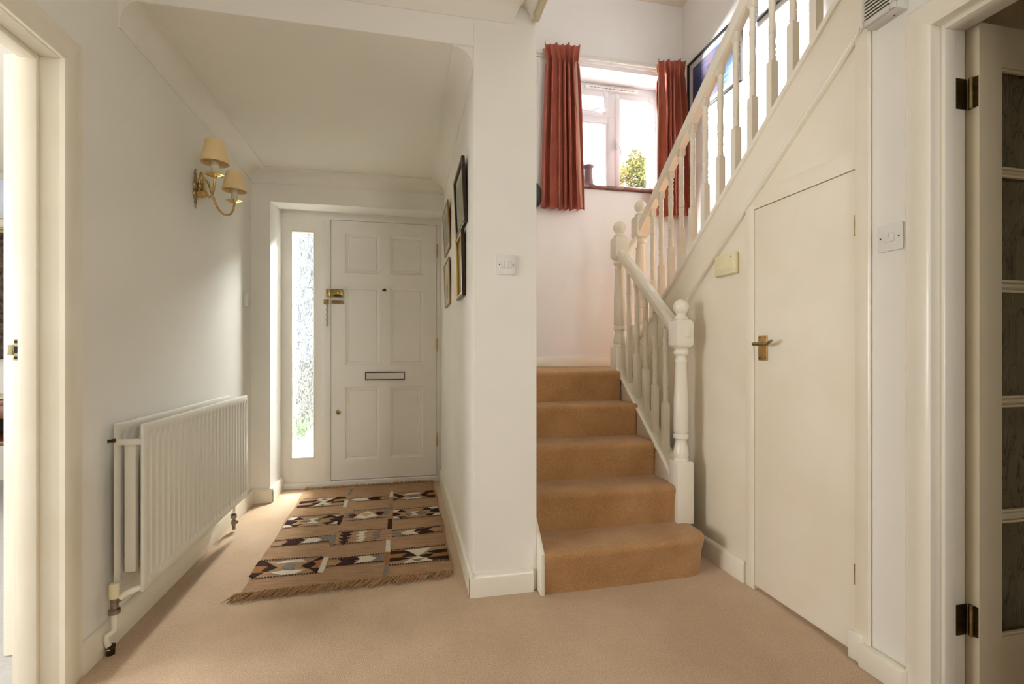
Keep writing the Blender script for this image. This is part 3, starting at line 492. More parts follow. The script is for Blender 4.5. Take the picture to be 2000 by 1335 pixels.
s3 = sash(1.754, 2.114, 2.408, 3.239, 0.046, 3.905)
obj('stay', MB().box(1.44, 1.56, 3.893, 3.906, 3.052, 3.064).tube([(1.50, 3.89, 3.062), (1.56, 3.885, 3.07), (1.60, 3.885, 3.088), (1.66, 3.89, 3.092)], .006), 'upvc', s1, .002)
obj('handle', MB().box(1.758, 1.776, 3.890, 3.906, 2.755, 2.84).tube([(1.767, 3.882, 2.80), (1.777, 3.876, 2.775), (1.790, 3.874, 2.74), (1.797, 3.874, 2.700)], [.009, .008, .007, .005]), 'upvc', s3, .002)
v = obj('trickle_vent', MB().box(1.478, 1.955, 3.882, 3.912, 3.252, 3.278), 'plastic', t, .006)
mb = MB()
for i in range(12): mb.box(1.515 + i * .034, 1.543 + i * .034, 3.8812, 3.8835, 3.257, 3.261)
obj('vent_slots', mb, 'dark', v)
mb = MB()
tl = obj('sill_board', MB().box(1.20, 2.20, 3.70, 3.91, 2.338, 2.350), 'tile', t)
for i in range(6):
    x = 1.285 + i * 0.147
    obj('sill_tile', MB().box(x, x + 0.145, 3.662, 3.905, 2.343 + 0.0006 * (i % 2), 2.360 + 0.0008 * (i % 3)), 'tile', t, .004)

# ------------------------------------------------------------------ cupboard door under the stairs
d = thing('door_2', (1.51, 1.64, 0.02), 'flush cream cupboard door under the stairs with brass lever handle', 'door', kind='structure')
obj('door_leaf', MB().box(1.5045, 1.540, 1.390, 1.8845, 0.018, 1.667), 'cream', d, .003)
hp = obj('handle_plate', MB().box(1.499, 1.5055, 1.803, 1.856, 1.007, 1.114), 'plate', d, .002)
mb = MB()
for y in (1.812, 1.846):
    for z in (1.017, 1.104): mb.lathe([(0, .0038), (-.001, .003)], 1.499, y, z, 8, axis='x')
obj('screw', mb, 'dark', hp)
obj('lever', MB().tube([(1.500, 1.832, 1.078), (1.475, 1.832, 1.078), (1.456, 1.830, 1.078), (1.450, 1.815, 1.079), (1.452, 1.790, 1.078), (1.456, 1.765, 1.076), (1.456, 1.745, 1.078), (1.452, 1.728, 1.087), (1.452, 1.718, 1.091)],
    [.011, .009, .0085, .0085, .008, .007, .007, .006, .0045], 10), 'dullbrass', hp)
obj('hinge', MB().box(1.501, 1.508, 1.384, 1.392, 1.44, 1.512), 'brass', d, .001)
obj('hinge', MB().box(1.501, 1.508, 1.384, 1.392, 0.25, 0.322), 'brass', d, .001)
t = thing('trim_8', (1.51, 1.64, 0), 'cream frame around the cupboard door under the stairs', 'door frame', kind='structure')
obj('frame_post', MB().box(1.500, 1.545, 1.3395, 1.388, 0, ST(1.36) - .16), 'cream', t, .002)
obj('frame_post', MB().box(1.500, 1.545, 1.887, 1.938, 0, 1.69), 'cream', t, .002)
mb = MB().prism([(1.388, 1.670), (1.887, 1.670), (1.938, 1.690), (1.868, 1.745), (1.388, 1.738)], 'x', 1.503, 1.545)
obj('frame_head', mb, 'cream', t, .002)
obj('edge_bead', MB().tube([(1.503, 1.337, 0.06), (1.503, 1.337, 2.105)], .006), 'gloss', t)

# ------------------------------------------------------------------ right doorway and glazed door
t = thing('trim_9', (1.51, 1.16, 0), 'cream door lining and architrave of the right doorway', 'door frame', kind='structure')
mb = MB(); pr = arch_profile(0.078, 0.02)
def rp(y, z): return [(1.512 - dd, y + (wv if y > .7 else -wv), z + (wv if z > 0 else 0)) for wv, dd in pr]
mb.loops([rp(1.139, 0), rp(1.139, 1.998)]); mb.loops([rp(1.139, 1.998), rp(0.32, 1.998)]); mb.loops([rp(0.32, 1.998), rp(0.32, 0)])
obj('architrave', mb, 'gloss', t)
obj('door_lining', MB().box(1.505, 1.63, 1.141, 1.165, 0, 2.02).box(1.505, 1.63, 0.29, 0.318, 0, 2.02).box(1.505, 1.63, 0.318, 1.141, 2.0, 2.02), 'gloss', t, .002)
obj('door_stop', MB().box(1.535, 1.575, 1.127, 1.1415, 0, 2.0).box(1.535, 1.575, 0.3175, 0.333, 0, 2.0).box(1.535, 1.575, 0.333, 1.127, 1.986, 2.0005), 'gloss', t, .002)
d = thing('door_3', (1.64, 1.13, 0.01), 'open glazed door with obscured glass panes in right doorway', 'door', kind='structure')
x0, x1, ya, yb = 1.642, 2.402, 1.112, 1.149
pz = [(0.20, 0.543), (0.567, 0.888), (0.907, 1.231), (1.252, 1.574), (1.589, 1.889)]
px_ = [(1.729, 2.012), (2.034, 2.316)]
obj('door_leaf', MB().slab('y', ya, yb, x0, x1, 0.012, 2.01, [(1.729, 2.316, 0.20, 1.889)]), 'dullcream', d, smooth=False)
for k in range(4):
    z0, z1 = pz[k][1], pz[k + 1][0]
    obj('glazing_bar', MB().prism([(ya, z0 + .007), (ya, z1 - .007), (ya + .008, z1), (yb - .008, z1), (yb, z1 - .007), (yb, z0 + .007), (yb - .008, z0), (ya + .008, z0)], 'x', 1.729, 2.316), 'dullcream', d)
obj('glazing_bar', MB().box(2.012, 2.034, ya, yb, 0.20, 1.889), 'dullcream', d, .003)
for a, b in px_:
    for z0, z1 in pz:
        obj('pane', MB().box(a - .002, b + .002, ya + .016, ya + .020, z0 - .002, z1 + .002), 'reeded', d)
        obj('glazing_bead', MB().slab('y', ya + .004, ya + .015, a, b, z0, z1, [(a + .008, b - .008, z0 + .008, z1 - .008)]), 'dullcream', d, .002)
for z in (1.81, 0.252):
    h = obj('hinge', MB().tube([(1.634, 1.128, z - .045), (1.634, 1.128, z + .045)], .0055), 'dullbrass', d)
    obj('hinge_leaf', MB().box(1.595, 1.632, 1.1385, 1.1415, z - .045, z + .045), 'darkmetal', h)
    obj('hinge_leaf', MB().box(1.6395, 1.6425, 1.114, 1.140, z - .045, z + .045), 'darkmetal', h)

# ------------------------------------------------------------------ staircase
st = thing('staircase', (0.95, 2.04, 0), 'carpeted staircase with white turned balusters, newel posts and sloping handrails', 'staircase')
R = 0.184
RY = [2.035, 2.258, 2.475, 2.690, 2.905]
def step_profile(y, y2, z0, z1):
    return [(y, z0), (y - .003, z1 - .075), (y - .009, z1 - .045), (y - .013, z1 - .030), (y - .013, z1 - .018), (y - .008, z1 - .008), (y + .003, z1 - .002), (y + .020, z1), (y2, z1 - .001), (y2, z0)]
# bottom step with its rounded end
def outline(o):
    pts = [(0.588, 2.30), (0.588, 2.040 - o), (0.75, 2.038 - o), (1.00, 2.044 - o), (1.22, 2.052 - o)]
    cx, cy, r = 1.275, 2.150, 0.095 + o
    for k in range(0, 9):
        a = -PI / 2 + .12 + (PI / 2 - .12) * k / 8
        pts.append((cx + .015 + r * 1.03 * math.cos(a), cy + r * math.sin(a)))
    pts += [(1.390 + o, 2.24), (1.386 + o * .6, 2.335), (1.30, 2.335), (1.30, 2.30)]
    return pts
mb = MB()
mb.loops([[(x, y, z) for x, y in outline(o)] for z, o in ((0, 0.004), (.10, 0.010), (.135, .018), (.152, .022), (.166, .022), (.175, .016), (.181, .005), (.184, -.014))])
obj('step', mb, 'staircarpet', st, ang=60)
for k in range(1, 4):
    mb = MB().prism(step_profile(RY[k], RY[k + 1] + .035, R * k - .002, R * (k + 1)), 'x', 0.588, 1.347)
    obj('step', mb, 'staircarpet', st, ang=60)
obj('landing', MB().prism(step_profile(RY[4], 3.70, R * 4 - .002, 0.92), 'x', 0.569, 1.336), 'staircarpet', st, ang=60)
obj('landing', MB().box(1.336, 2.258, 2.965, 3.70, .78, .92), 'staircarpet', st)
for i in range(7):
    y = 2.96 - .24 * i; z = .92 + R * i
    obj('step', MB().box(1.575, 2.258, y - .26, y + .02, z - .06, z + R), 'staircarpet', st, .015)
# strings
mb = MB().prism([(2.024, 0), (2.024, .178), (2.10, .245), (2.9, .90), (3.0, 1.0), (3.69, 1.0), (3.69, .90), (2.9, .70), (2.2, 0)], 'x', 0.568, 0.587)
obj('wall_string', mb, 'gloss', st, .003)
mb = MB().prism([(2.30, 0), (2.30, CP(2.30) - .018), (2.975, CP(2.975) - .018), (2.975, .0)], 'x', 1.347, 1.378)
obj('lower_string', mb, 'gloss', st)
cap = [(1.334, -.012), (1.334, 0), (1.340, .006), (1.352, .008), (1.356, .002), (1.402, .002), (1.406, .008), (1.416, .006), (1.422, 0), (1.422, -.012), (1.410, -.026), (1.346, -.026)]
obj('string_capping', MB().sweep_yz(cap, 2.31, CP(2.31), 2.97, CP(2.97)), 'gloss', st)
mb = MB()
ya, yb = 2.985, 1.345
mb.loops([[(x, ya, ST(ya) + dz) for x, dz in ((1.494, -.235), (1.494, -.015), (1.56, -.015), (1.56, -.235))],
          [(x, yb, ST(yb) + dz) for x, dz in ((1.494, -.235), (1.494, -.015), (1.56, -.015), (1.56, -.235))]])
obj('upper_string', mb, 'cream', st)
cap2 = [(1.482, -.022), (1.482, .004), (1.488, .012), (1.500, .012), (1.504, .006), (1.556, .006), (1.560, .012), (1.572, .012), (1.578, .004), (1.578, -.022)]
obj('string_capping', MB().sweep_yz(cap2, 2.985, ST(2.985), 1.30, ST(1.30)), 'gloss', st)
bead = [(1.490, -.230), (1.4885, -.226), (1.490, -.220), (1.496, -.217), (1.500, -.236)]
obj('string_bead', MB().sweep_yz(bead, 2.95, ST(2.95), 1.362, ST(1.362)), 'gloss', st)
# handrails
def rail(xc):
    h = .031
    return [(xc - .022, .700), (xc - h + .004, .712), (xc - h + .002, .724), (xc - h, .735), (xc - h, .755), (xc - h + .006, .768), (xc - .012, .777), (xc + .012, .777), (xc + h - .006, .768), (xc + h, .755), (xc + h, .735), (xc + h - .002, .724), (xc + h - .004, .712), (xc + .022, .700)]
obj('handrail', MB().sweep_yz(rail(1.381), 2.315, CP(2.315), 2.975, CP(2.975)), 'gloss', st, ang=25)
obj('handrail', MB().sweep_yz([(x, dz + .004) for x, dz in rail(1.524)], 2.985, ST(2.985), 1.20, ST(1.20)), 'gloss', st, ang=25)
mb = MB(); rings = []
for x, z in ((1.418, 1.672), (1.492, 1.765)):
    rings.append([(x, 3.005 + (px - 0) , z + dz - .735) for px, dz in rail(0)])
mb.loops(rings); obj('handrail', mb, 'gloss', st, ang=25)

TP = [(0, .0125), (.03, .0158), (.06, .0132), (.09, .0158), (.12, .0122), (.14, .0158), (.2, .0132), (.255, .0155), (.27, .0162), (.28, .0135), (.29, .0162), (.305, .0135), (.33, .0158), (.42, .0145), (.5, .0132),
      (.58, .0145), (.66, .0158), (.68, .0135), (.695, .0162), (.71, .0135), (.722, .0162), (.74, .0155), (.8, .0132), (.86, .0158), (.88, .0122), (.91, .0158), (.94, .0132), (.97, .0158), (1, .0125)]
def baluster_mb():
    mb = MB(); h = .0165
    def sq(z, e): return [(-h + e, -h + e, z), (h - e, -h + e, z), (h - e, h - e, z), (-h + e, h - e, z)]
    mb.loops([sq(-.03, 0), sq(.252, 0), sq(.262, .005)])
    mb.loops([sq(.660, .005), sq(.670, 0), sq(.745, 0)])
    mb.lathe([(.260 + .402 * t, r) for t, r in TP], 0, 0, 0, 14)
    return mb
proto = obj('baluster', baluster_mb(), 'gloss', st, ang=50)
def put_bal(o, x, y, z): o.location = (x, y, z)
put_bal(proto, 1.380, 2.864, CP(2.864))
for y in (2.753, 2.645, 2.536, 2.422):
    c = proto.copy(); COL.objects.link(c); c.parent = st; put_bal(c, 1.380, y, CP(y))
for y in (2.839, 2.735, 2.624, 2.512, 2.399, 2.285, 2.160, 2.042, 1.929, 1.809, 1.693, 1.580, 1.465):
    c = proto.copy(); COL.objects.link(c); c.parent = st; put_bal(c, 1.530, y, ST(y) + .012)

def newel(x, y, z_base, z_blk, dz_total, lab):
    """z_base: foot of the square block, z_blk: top of the square base block (turning starts)"""
    h = .045
    def sq(z, e): return [(x - h + e, y - h + e, z), (x + h - e, y - h + e, z), (x + h - e, y + h - e, z), (x - h + e, y + h - e, z)]
    mb = MB(); mb.loops([sq(z_base, 0), sq(z_blk - .004, 0), sq(z_blk, .003)])
    p = obj('newel_post', mb, 'gloss', st, .002)
    s = dz_total
    prof = [(0, .038), (.012, .039), (.018, .034), (.026, .038), (.045, .0385), (.075, .033), (.105, .027), (.112, .029), (.116, .037), (.126, .038), (.136, .037), (.140, .031), (.146, .034), (.150, .037), (.30, .036), (.50, .0275),
            (.508, .031), (.516, .031), (.522, .026), (.535, .026), (.543, .036), (.555, .0385), (.562, .035), (.568, .032), (.576, .036)]
    prof = [(z * s, r) for z, r in prof]
    obj('turned_shaft', MB().lathe(prof, x, y, z_blk - .002, 24), 'gloss', p, ang=40)
    zb = z_blk + .572 * s
    def oc(z, e, q): 
        return [(x - h + q, y - h + e, z), (x + h - q, y - h + e, z), (x + h - e, y - h + q, z), (x + h - e, y + h - q, z), (x + h - q, y + h - e, z), (x - h + q, y + h - e, z), (x - h + e, y + h - q, z), (x - h + e, y - h + q, z)]
    obj('head_block', MB().loops([oc(zb, .016, .022), oc(zb + .008, .006, .012), oc(zb + .020, 0, .002), oc(zb + .130, 0, .002), oc(zb + .143, .005, .012), oc(zb + .150, .016, .022)]), 'gloss', p, ang=30)
    zt = zb + .149
    prof = [(0, .034), (.006, .036), (.012, .033), (.018, .026), (.024, .023), (.030, .024)]
    for k in range(1, 12):
        a = -PI / 2 + .62 + (PI - .62) * k / 11
        prof.append((.030 + .033 + .040 * math.sin(a), max(.0012, .040 * math.cos(a))))
    obj('ball_finial', MB().lathe(prof, x, y, zt, 24), 'gloss', p, ang=60)
    return p
n1 = newel(1.382, 2.272, 0.176, 0.488, 1.0, '')
obj('newel_plug', MB().box(1.377, 1.405, 2.219, 2.228, 1.116, 1.160), 'gloss', n1, .002)
newel(1.380, 3.005, 0.80, 1.072, 1.0, '')
newel(1.530, 3.005, 0.88, 1.220, 1.0, '')

# ------------------------------------------------------------------ radiator
rd = thing('radiator', (-0.94, 2.56, 0.20), 'white ribbed double panel radiator on the left wall', 'radiator')
def rad_panel(name, xf, sgn, y0, y1, z0, z1):
    pitch = (y1 - y0 - .03) / 25; ys = [y0, y0 + .008]
    for i in range(25):
        c = y0 + .015 + pitch * (i + .5)
        ys += [c - .013, c - .0095, c, c + .0095, c + .013]
    ys += [y1 - .008, y1]
    zs = [z0, z0 + .008, z0 + .030, z0 + .037, z0 + .044, z0 + .056, z1 - .056, z1 - .044, z1 - .037, z1 - .030, z1 - .008, z1]
    wz = [0, 0, 0, .35, .8, 1, 1, .8, .35, 0, 0, 0]
    front = []
    for zi, z in enumerate(zs):
        row = []
        for yi, y in enumerate(ys):
            dpt = 0.0
            if 2 <= yi < len(ys) - 2:
                k = (yi - 2) % 5
                dpt = (0, .75, 1, .75, 0)[k] * .0062 * wz[zi]
            e = .005 if zi in (0, len(zs) - 1) or yi in (0, len(ys) - 1) else 0
            row.append((xf - sgn * (dpt + e), y, z))
        front.append(row)
    mb = MB(); n = len(ys); vs = [p for r in front for p in r]
    mb.add(vs, [(i * n + j, i * n + j + 1, (i + 1) * n + j + 1, (i + 1) * n + j) for i in range(len(zs) - 1) for j in range(n - 1)])
    xb = xf - sgn * .013
    def strip(pts, pts2):
        mb.loops([pts, pts2], caps=False, closed=False)
    bb = [(xb, y0, z0), (xb, y1, z0), (xb, y1, z1), (xb, y0, z1)]
    mb.add(bb, [(0, 1, 2, 3)])
    strip([r[0] for r in front], [(xb, y0, z) for z in zs]); strip([r[-1] for r in front], [(xb, y1, z) for z in zs])
    strip(front[0], [(xb, y, z0) for y in ys]); strip(front[-1], [(xb, y, z1) for y in ys])
    o = obj(name, mb, 'radiator', rd, ang=50)
    return o
rad_panel('front_panel', -0.897, 1, 1.976, 3.145, 0.198, 0.789)
rad_panel('back_panel', -0.984, 1, 1.984, 3.135, 0.200, 0.791)
def fins(name, xa, xb):
    mb = MB(); y = 2.02; pts = []
    while y < 3.10:
        pts += [(xa, y), (xa, y + .022), (xb, y + .022), (xb, y + .044)]; y += .044
    for i in range(len(pts) - 1):
        (p, q), (r_, s_) = pts[i], pts[i + 1]
        mb.add([(p, q, .255), (r_, s_, .255), (r_, s_, .722), (p, q, .722)], [(0, 1, 2, 3)])
    return obj(name, mb, 'radiator', rd, smooth=False, solid=.0015)
fins('convector_fins', -0.983, -0.952)
fins('convector_fins', -0.928, -0.912)
obj('end_fin', MB().box(-0.972, -0.938, 2.000, 2.004, .262, .715).box(-0.940, -0.937, 2.000, 2.03, .262, .715), 'radiator', rd, .001)
obj('tie_bar', MB().box(-0.990, -0.905, 1.980, 1.984, .717, .737), 'radiator', rd, .001)
obj('air_vent', MB().lathe([(0, .006), (-.012, .006), (-.014, .003)], -0.995, 1.984, .735, 10, axis='y').box(-1.012, -.99, 1.975, 1.985, .728, .738), 'darkmetal', rd)
vl = obj('thermostatic_valve', MB().lathe([(0, .0135), (.002, .0155), (.048, .0155), (.052, .013), (.054, .006)], -0.984, 1.962, .190, 20), 'creamplastic', rd)
obj('valve_body', MB().lathe([(-.055, .012), (-.052, .018), (-.038, .018), (-.034, .012), (0, .0125)], -0.984, 1.962, .190, 14).tube([(-.984, 1.962, .178), (-.962, 1.965, .190)], .0105), 'dullchrome', vl)
obj('connecting_pipe', MB().tube([(-.966, 1.964, .188), (-.952, 1.967, .200), (-.935, 1.972, .207), (-.915, 1.985, .210), (-.905, 2.0, .210)], .011, 10), 'gloss', rd)
obj('supply_pipe', MB().tube([(-.984, 1.962, .140), (-.984, 1.962, .088), (-.985, 1.962, .080), (-.992, 1.955, .072), (-1.000, 1.948, .068), (-1.001, 1.948, .058), (-.994, 1.955, .012)], .0095, 10), 'gloss', rd)
obj('floor_nut', MB().lathe([(0, .014), (.018, .0145), (.019, .012), (.022, .012), (.023, .016), (.032, .016), (.033, .011)], -.993, 1.957, 0.0, 6), 'darkmetal', rd)
vr = obj('lockshield_valve', MB().lathe([(0, .009), (.03, .010), (.032, .014), (.052, .015), (.056, .010), (.066, .010), (.068, .016), (.084, .017), (.086, .009)], -.967, 3.130, .012, 14).tube([(-.967, 3.130, .058), (-.945, 3.118, .058)], .009), 'dullchrome', rd)
obj('valve_cap', MB().lathe([(0, .013), (.02, .014), (.024, .009)], -.967, 3.130, .082, 14), 'black', vr)
obj('tail_pipe', MB().tube([(-.967, 3.130, .100), (-.966, 3.130, .15), (-.955, 3.125, .20), (-.94, 3.12, .212)], .0085, 8), 'gloss', rd)

# ------------------------------------------------------------------ brass wall light
wl = thing('wall_light', (-1.03, 2.757, 1.86), 'brass twin-arm wall light with two parchment shades', 'wall light')
bp = obj('backplate', MB().lathe([(-.10, .001), (-.095, .006), (-.086, .008), (-.080, .005), (-.074, .011), (-.066, .013), (-.058, .009), (-.050, .017), (-.042, .024), (-.028, .030), (-.012, .028), (-.004, .018), (.002, .022), (.014, .030),
    (.026, .030), (.034, .020), (.042, .013), (.050, .017), (.058, .013), (.066, .009), (.074, .014), (.082, .010), (.090, .006), (.098, .008), (.104, .001)], -1.028, 2.757, 1.862, 16, sx=.55), 'dullbrass', wl, ang=60)
obj('boss', MB().lathe([(0, .018), (.018, .021), (.030, .017), (.040, .019), (.048, .012), (.052, .004)], -1.020, 2.757, 1.838, 14, axis='x'), 'brass', bp, ang=60)
obj('leaf_ornament', MB().lathe([(0, .010), (.012, .020), (.022, .016), (.030, .020), (.038, .008)], -1.018, 2.757, 1.876, 9, axis='x'), 'dullbrass', bp)
def wall_arm(ex, ey, zp):
    a = Vector((-1.012, 2.757, 0)); b = Vector((ex, ey, 0)); pts = []
    key = [(0, -.022), (.03, .02), (.08, .052), (.16, .064), (.25, .052), (.36, .0), (.48, -.052), (.62, -.078), (.76, -.084), (.88, -.070), (.96, -.040), (1.0, -.004)]
    for q, dz in key:
        p = a.lerp(b, q); pts.append((p.x, p.y, zp + dz))
    # smooth with Catmull-Rom
    sm = []
    P = [Vector(p) for p in pts]
    for i in range(len(P) - 1):
        p0, p1, p2, p3 = P[max(i - 1, 0)], P[i], P[i + 1], P[min(i + 2, len(P) - 1)]
        for k in range(4):
            u = k / 4
            sm.append(.5 * ((2 * p1) + (p2 - p0) * u + (2 * p0 - 5 * p1 + 4 * p2 - p3) * u * u + (3 * p1 - p0 - 3 * p2 + p3) * u ** 3))
    sm.append(P[-1])
    arm = obj('arm', MB().tube(sm, .0056, 10), 'brass', wl, ang=60)
    obj('drip_pan', MB().lathe([(-.010, .006), (-.004, .010), (0, .022), (.006, .034), (.010, .040), (.008, .040), (.003, .030), (.001, .012)], ex, ey, zp, 20), 'brass', arm, ang=60)
    obj('candle_tube', MB().lathe([(0, .0165), (.002, .018), (.040, .018), (.042, .0195), (.046, .0195), (.048, .017), (.072, .0165), (.074, .010)], ex, ey, zp + .004, 16), 'candle', arm, ang=50)
    mb = MB(); rings = []
    zb = zp + .062; H = .104
    for z, r in ((0, .0605), (.002, .061), (H - .002, .0395), (H, .039), (H - .001, .0375), (.001, .0585)):
        rings.append([(ex + r * math.cos(2 * PI * j / 32), ey + r * math.sin(2 * PI * j / 32), zb + z) for j in range(32)])
    rings.append(rings[0])
    mb.loops(rings, caps=False); s = obj('lamp_shade', mb, 'shade', wl, ang=50)
    obj('shade_carrier', MB().tube([(ex - .05, ey, zb + .012), (ex + .05, ey, zb + .012)], .0015, 6).tube([(ex, ey - .05, zb + .012), (ex, ey + .05, zb + .012)], .0015, 6), 'brass', s)
wall_arm(-0.876, 2.572, 1.872)
wall_arm(-0.908, 2.950, 1.858)

# ------------------------------------------------------------------ curtains, rail, vase
cr = thing('curtain_rail', (1.64, 3.66, 3.37), 'slim white curtain rail above the stair window', 'curtain rail')
obj('track', MB().box(1.00, 2.25, 3.668, 3.684, 3.352, 3.372), 'plastic', cr, .003)
for x in (1.10, 1.62, 2.15):
    obj('bracket', MB().box(x - .012, x + .012, 3.672, 3.70, 3.345, 3.38), 'plastic', cr, .002)
obj('glider', MB().box(1.612, 1.622, 3.660, 3.672, 3.335, 3.352), 'plastic', cr, .001)
obj('batten', MB().box(0.98, 2.258, 3.684, 3.70, 3.335, 3.395), 'stairwall', cr, .002)

def curtain(xl_top, xr_top, xl_w, xr_w, xl_b, xr_b, z0, zt_l, zt_r, nf, phase, label, lining_side):
    me = MB(); nu, zs = nf * 12, []
    rows = []
    zt = max(zt_l, zt_r)
    levels = [0, .015, .03, .055, .075, .10, .13, .17, .25, .35, .5, .65, .8, .92, .985, 1.0]
    for q in levels:
        row = []
        for i in range(nu + 1):
            u = i / nu
            ztop = zt_l + (zt_r - zt_l) * u
            z = ztop - (ztop - z0) * q
            if q < .10:
                k = q / .10; xl = xl_top + (xl_w - xl_top) * k; xr = xr_top + (xr_w - xr_top) * k
            else:
                k = (q - .10) / .90; k = k ** .8; xl = xl_w + (xl_b - xl_w) * k; xr = xr_w + (xr_b - xr_w) * k
            hq = max(0.0, 1 - q / .11)                       # 1 at the heading, 0 below the pinch
            uu = u + .035 * math.sin(2 * PI * u * 1.5 + phase) * (1 - hq)
            ph = 2 * PI * nf * uu + phase + .35 * math.sin(2.3 * q + phase)
            am = (.040 + .010 * math.sin(9 * u + phase * 3)) * (.72 + .28 * min(1, q / .3)) * (1 - .55 * hq)
            f = math.sin(ph); f = (abs(f) ** .7) * (1 if f > 0 else -1.0)
            y = 3.602 - am * f + .005 * math.sin(11 * q + 7 * u) - .014 * hq
            x = xl + (xr - xl) * u + .014 * math.cos(ph) * (1 if q > .1 else .35)
            zz = z + (.007 * math.sin(ph * .5 + .8) if q < .02 else 0) + (.012 * math.sin(2.1 * ph) * u if q > .99 else 0)
            row.append((x, y, zz))
        rows.append(row)
    n = nu + 1
    me.add([p for r in rows for p in r], [(i * n + j, i * n + j + 1, (i + 1) * n + j + 1, (i + 1) * n + j) for i in range(len(rows) - 1) for j in range(nu)])
    c = thing('curtain', ((xl_b + xr_b) / 2, 3.61, z0), label, 'curtain', 'stair window curtains')
    obj('drape', me, 'rust', c, ang=80, solid=.003)
    # pinch pleat tape behind the heading
    hd = MB().box(xl_top + .01, xr_top - .01, 3.636, 3.642, zt - .10, zt - .03)
    obj('heading_tape', hd, 'rustlining', c)
    xe = xr_b if lining_side > 0 else xl_b; xt = xr_w if lining_side > 0 else xl_w
    obj('lining', MB().loops([[(xt, 3.615, zt - .10), (xt - lining_side * .03, 3.650, zt - .10)], [(xe, 3.615, z0 + .02), (xe - lining_side * .03, 3.650, z0 + .02)]], caps=False, closed=False), 'rustlining', c, solid=.002)
    for i in range(5):
        x = xl_top + .02 + (xr_top - xl_top - .04) * i / 4
        obj('hook', MB().tube([(x, 3.642, zt - .045), (x, 3.655, zt - .04), (x, 3.662, zt - .02)], .002, 5), 'plastic', c)
curtain(1.030, 1.318, 1.060, 1.305, 1.020, 1.352, 2.140, 3.382, 3.398, 6, .6, 'rust red curtain at the side of the stair window nearer the partition', 1)
curtain(1.985, 2.225, 2.000, 2.205, 1.982, 2.250, 2.140, 3.372, 3.396, 5, 2.1, 'rust red curtain in the stairwell corner behind the balusters', -1)

vs = thing('vase', (1.462, 3.775, 2.36), 'mauve brown flared vase standing on the tiled window sill', 'vase')
obj('body', MB().lathe([(0, .058), (.012, .060), (.026, .057), (.036, .046), (.042, .042), (.07, .038), (.11, .034), (.15, .032), (.168, .033), (.174, .041), (.182, .043), (.190, .042), (.186, .034), (.15, .026), (.05, .026), (.03, .01)], 1.462, 3.775, 2.361, 28), 'pewter', vs, ang=50)
obj('foot_ring', MB().lathe([(0, .056), (.004, .061), (.009, .061), (.012, .058)], 1.462, 3.775, 2.3605, 28), 'pewter', vs)
wc = thing('wall_plate', (1.005, 3.70, 2.25), 'dark round wall plate half hidden by the partition', 'plate')
obj('rim', MB().lathe([(0, .075), (-.006, .10), (-.014, .120), (-.018, .122), (-.016, .115), (-.008, .09)], 0.925, 3.698, 2.252, 32, axis='y'), 'black', wc)
obj('dish', MB().lathe([(0, .088), (-.006, .092), (-.007, .05), (-.007, .001)], 0.925, 3.698, 2.252, 32, axis='y'), 'darkwood', wc)

# ------------------------------------------------------------------ framed pictures
def picture(name, xw, y0, y1, z0, z1, lean, dep, fw, fmat, art, label, cat, group, inner=None, mount=0.0, mat_m='mount'):
    H = z1 - z0
    def T(p):
        x, y, z = p
        return (xw - x - lean * (z - z0) / H, y, z)
    t = thing(name, (xw, (y0 + y1) / 2, z0), label, cat, group)
    def mk(nm, mb, m, bev=0.0, parent=t):
        mb.v = [T(p) for p in mb.v]; return obj(nm, mb, m, parent, bev)
    a = dep
    for nm, b in (('frame_side', (y0, y0 + fw, z0, z1)), ('frame_side', (y1 - fw, y1, z0, z1)), ('frame_rail', (y0 + fw, y1 - fw, z0, z0 + fw)), ('frame_rail', (y0 + fw, y1 - fw, z1 - fw, z1))):
        mk(nm, MB().box(0.001, a, *b), fmat, .002)
    iy0, iy1, iz0, iz1 = y0 + fw, y1 - fw, z0 + fw, z1 - fw
    if inner:
        iw = .010
        mk('inner_moulding', MB().slab('x', .004, a + .001, iy0, iy1, iz0, iz1, [(iy0 + iw, iy1 - iw, iz0 + iw, iz1 - iw)]), inner, .002)
        iy0 += iw; iy1 -= iw; iz0 += iw; iz1 -= iw
    mk('backing', MB().box(.0005, .004, y0 + .004, y1 - .004, z0 + .004, z1 - .004), 'darkwood')
    if mount:
        mk('mount', MB().slab('x', .004, .0062, iy0, iy1, iz0, iz1, [(iy0 + mount, iy1 - mount, iz0 + mount, iz1 - mount)]), mat_m)
    mk('print', MB().box(.004, .0055, iy0 + mount - .001, iy1 - mount + .001, iz0 + mount - .001, iz1 - mount + .001), art)
    mk('glass', MB().box(.0075, .0085, iy0, iy1, iz0, iz1), 'picglass')
    return t
G4 = 'small framed pictures on the partition wall'
picture('picture_frame', 0.2895, 2.290, 2.680, 1.650, 1.960, .014, .017, .022, 'darkwood', 'print_green', 'dark brown framed print hanging highest on the partition side', 'picture', G4, None, .03)
picture('picture_frame', 0.2895, 2.360, 2.620, 1.315, 1.633, .006, .019, .010, 'darkwood', 'print_green', 'dark frame with bright gilt inner edge below the large brown frame', 'picture', G4, 'gilt', .0)
picture('picture_frame', 0.2895, 3.134, 3.536, 1.708, 2.008, .0155, .010, .012, 'oak', 'print_green', 'golden oak framed green print, upper one nearer the front door', 'picture', G4, None, .03)
p4 = picture('picture_frame', 0.2895, 3.132, 3.512, 1.347, 1.645, .008, .010, .011, 'oak', 'mount', 'golden oak framed pinkish sketch, lowest one beside the front door', 'picture', G4)
mb = MB()
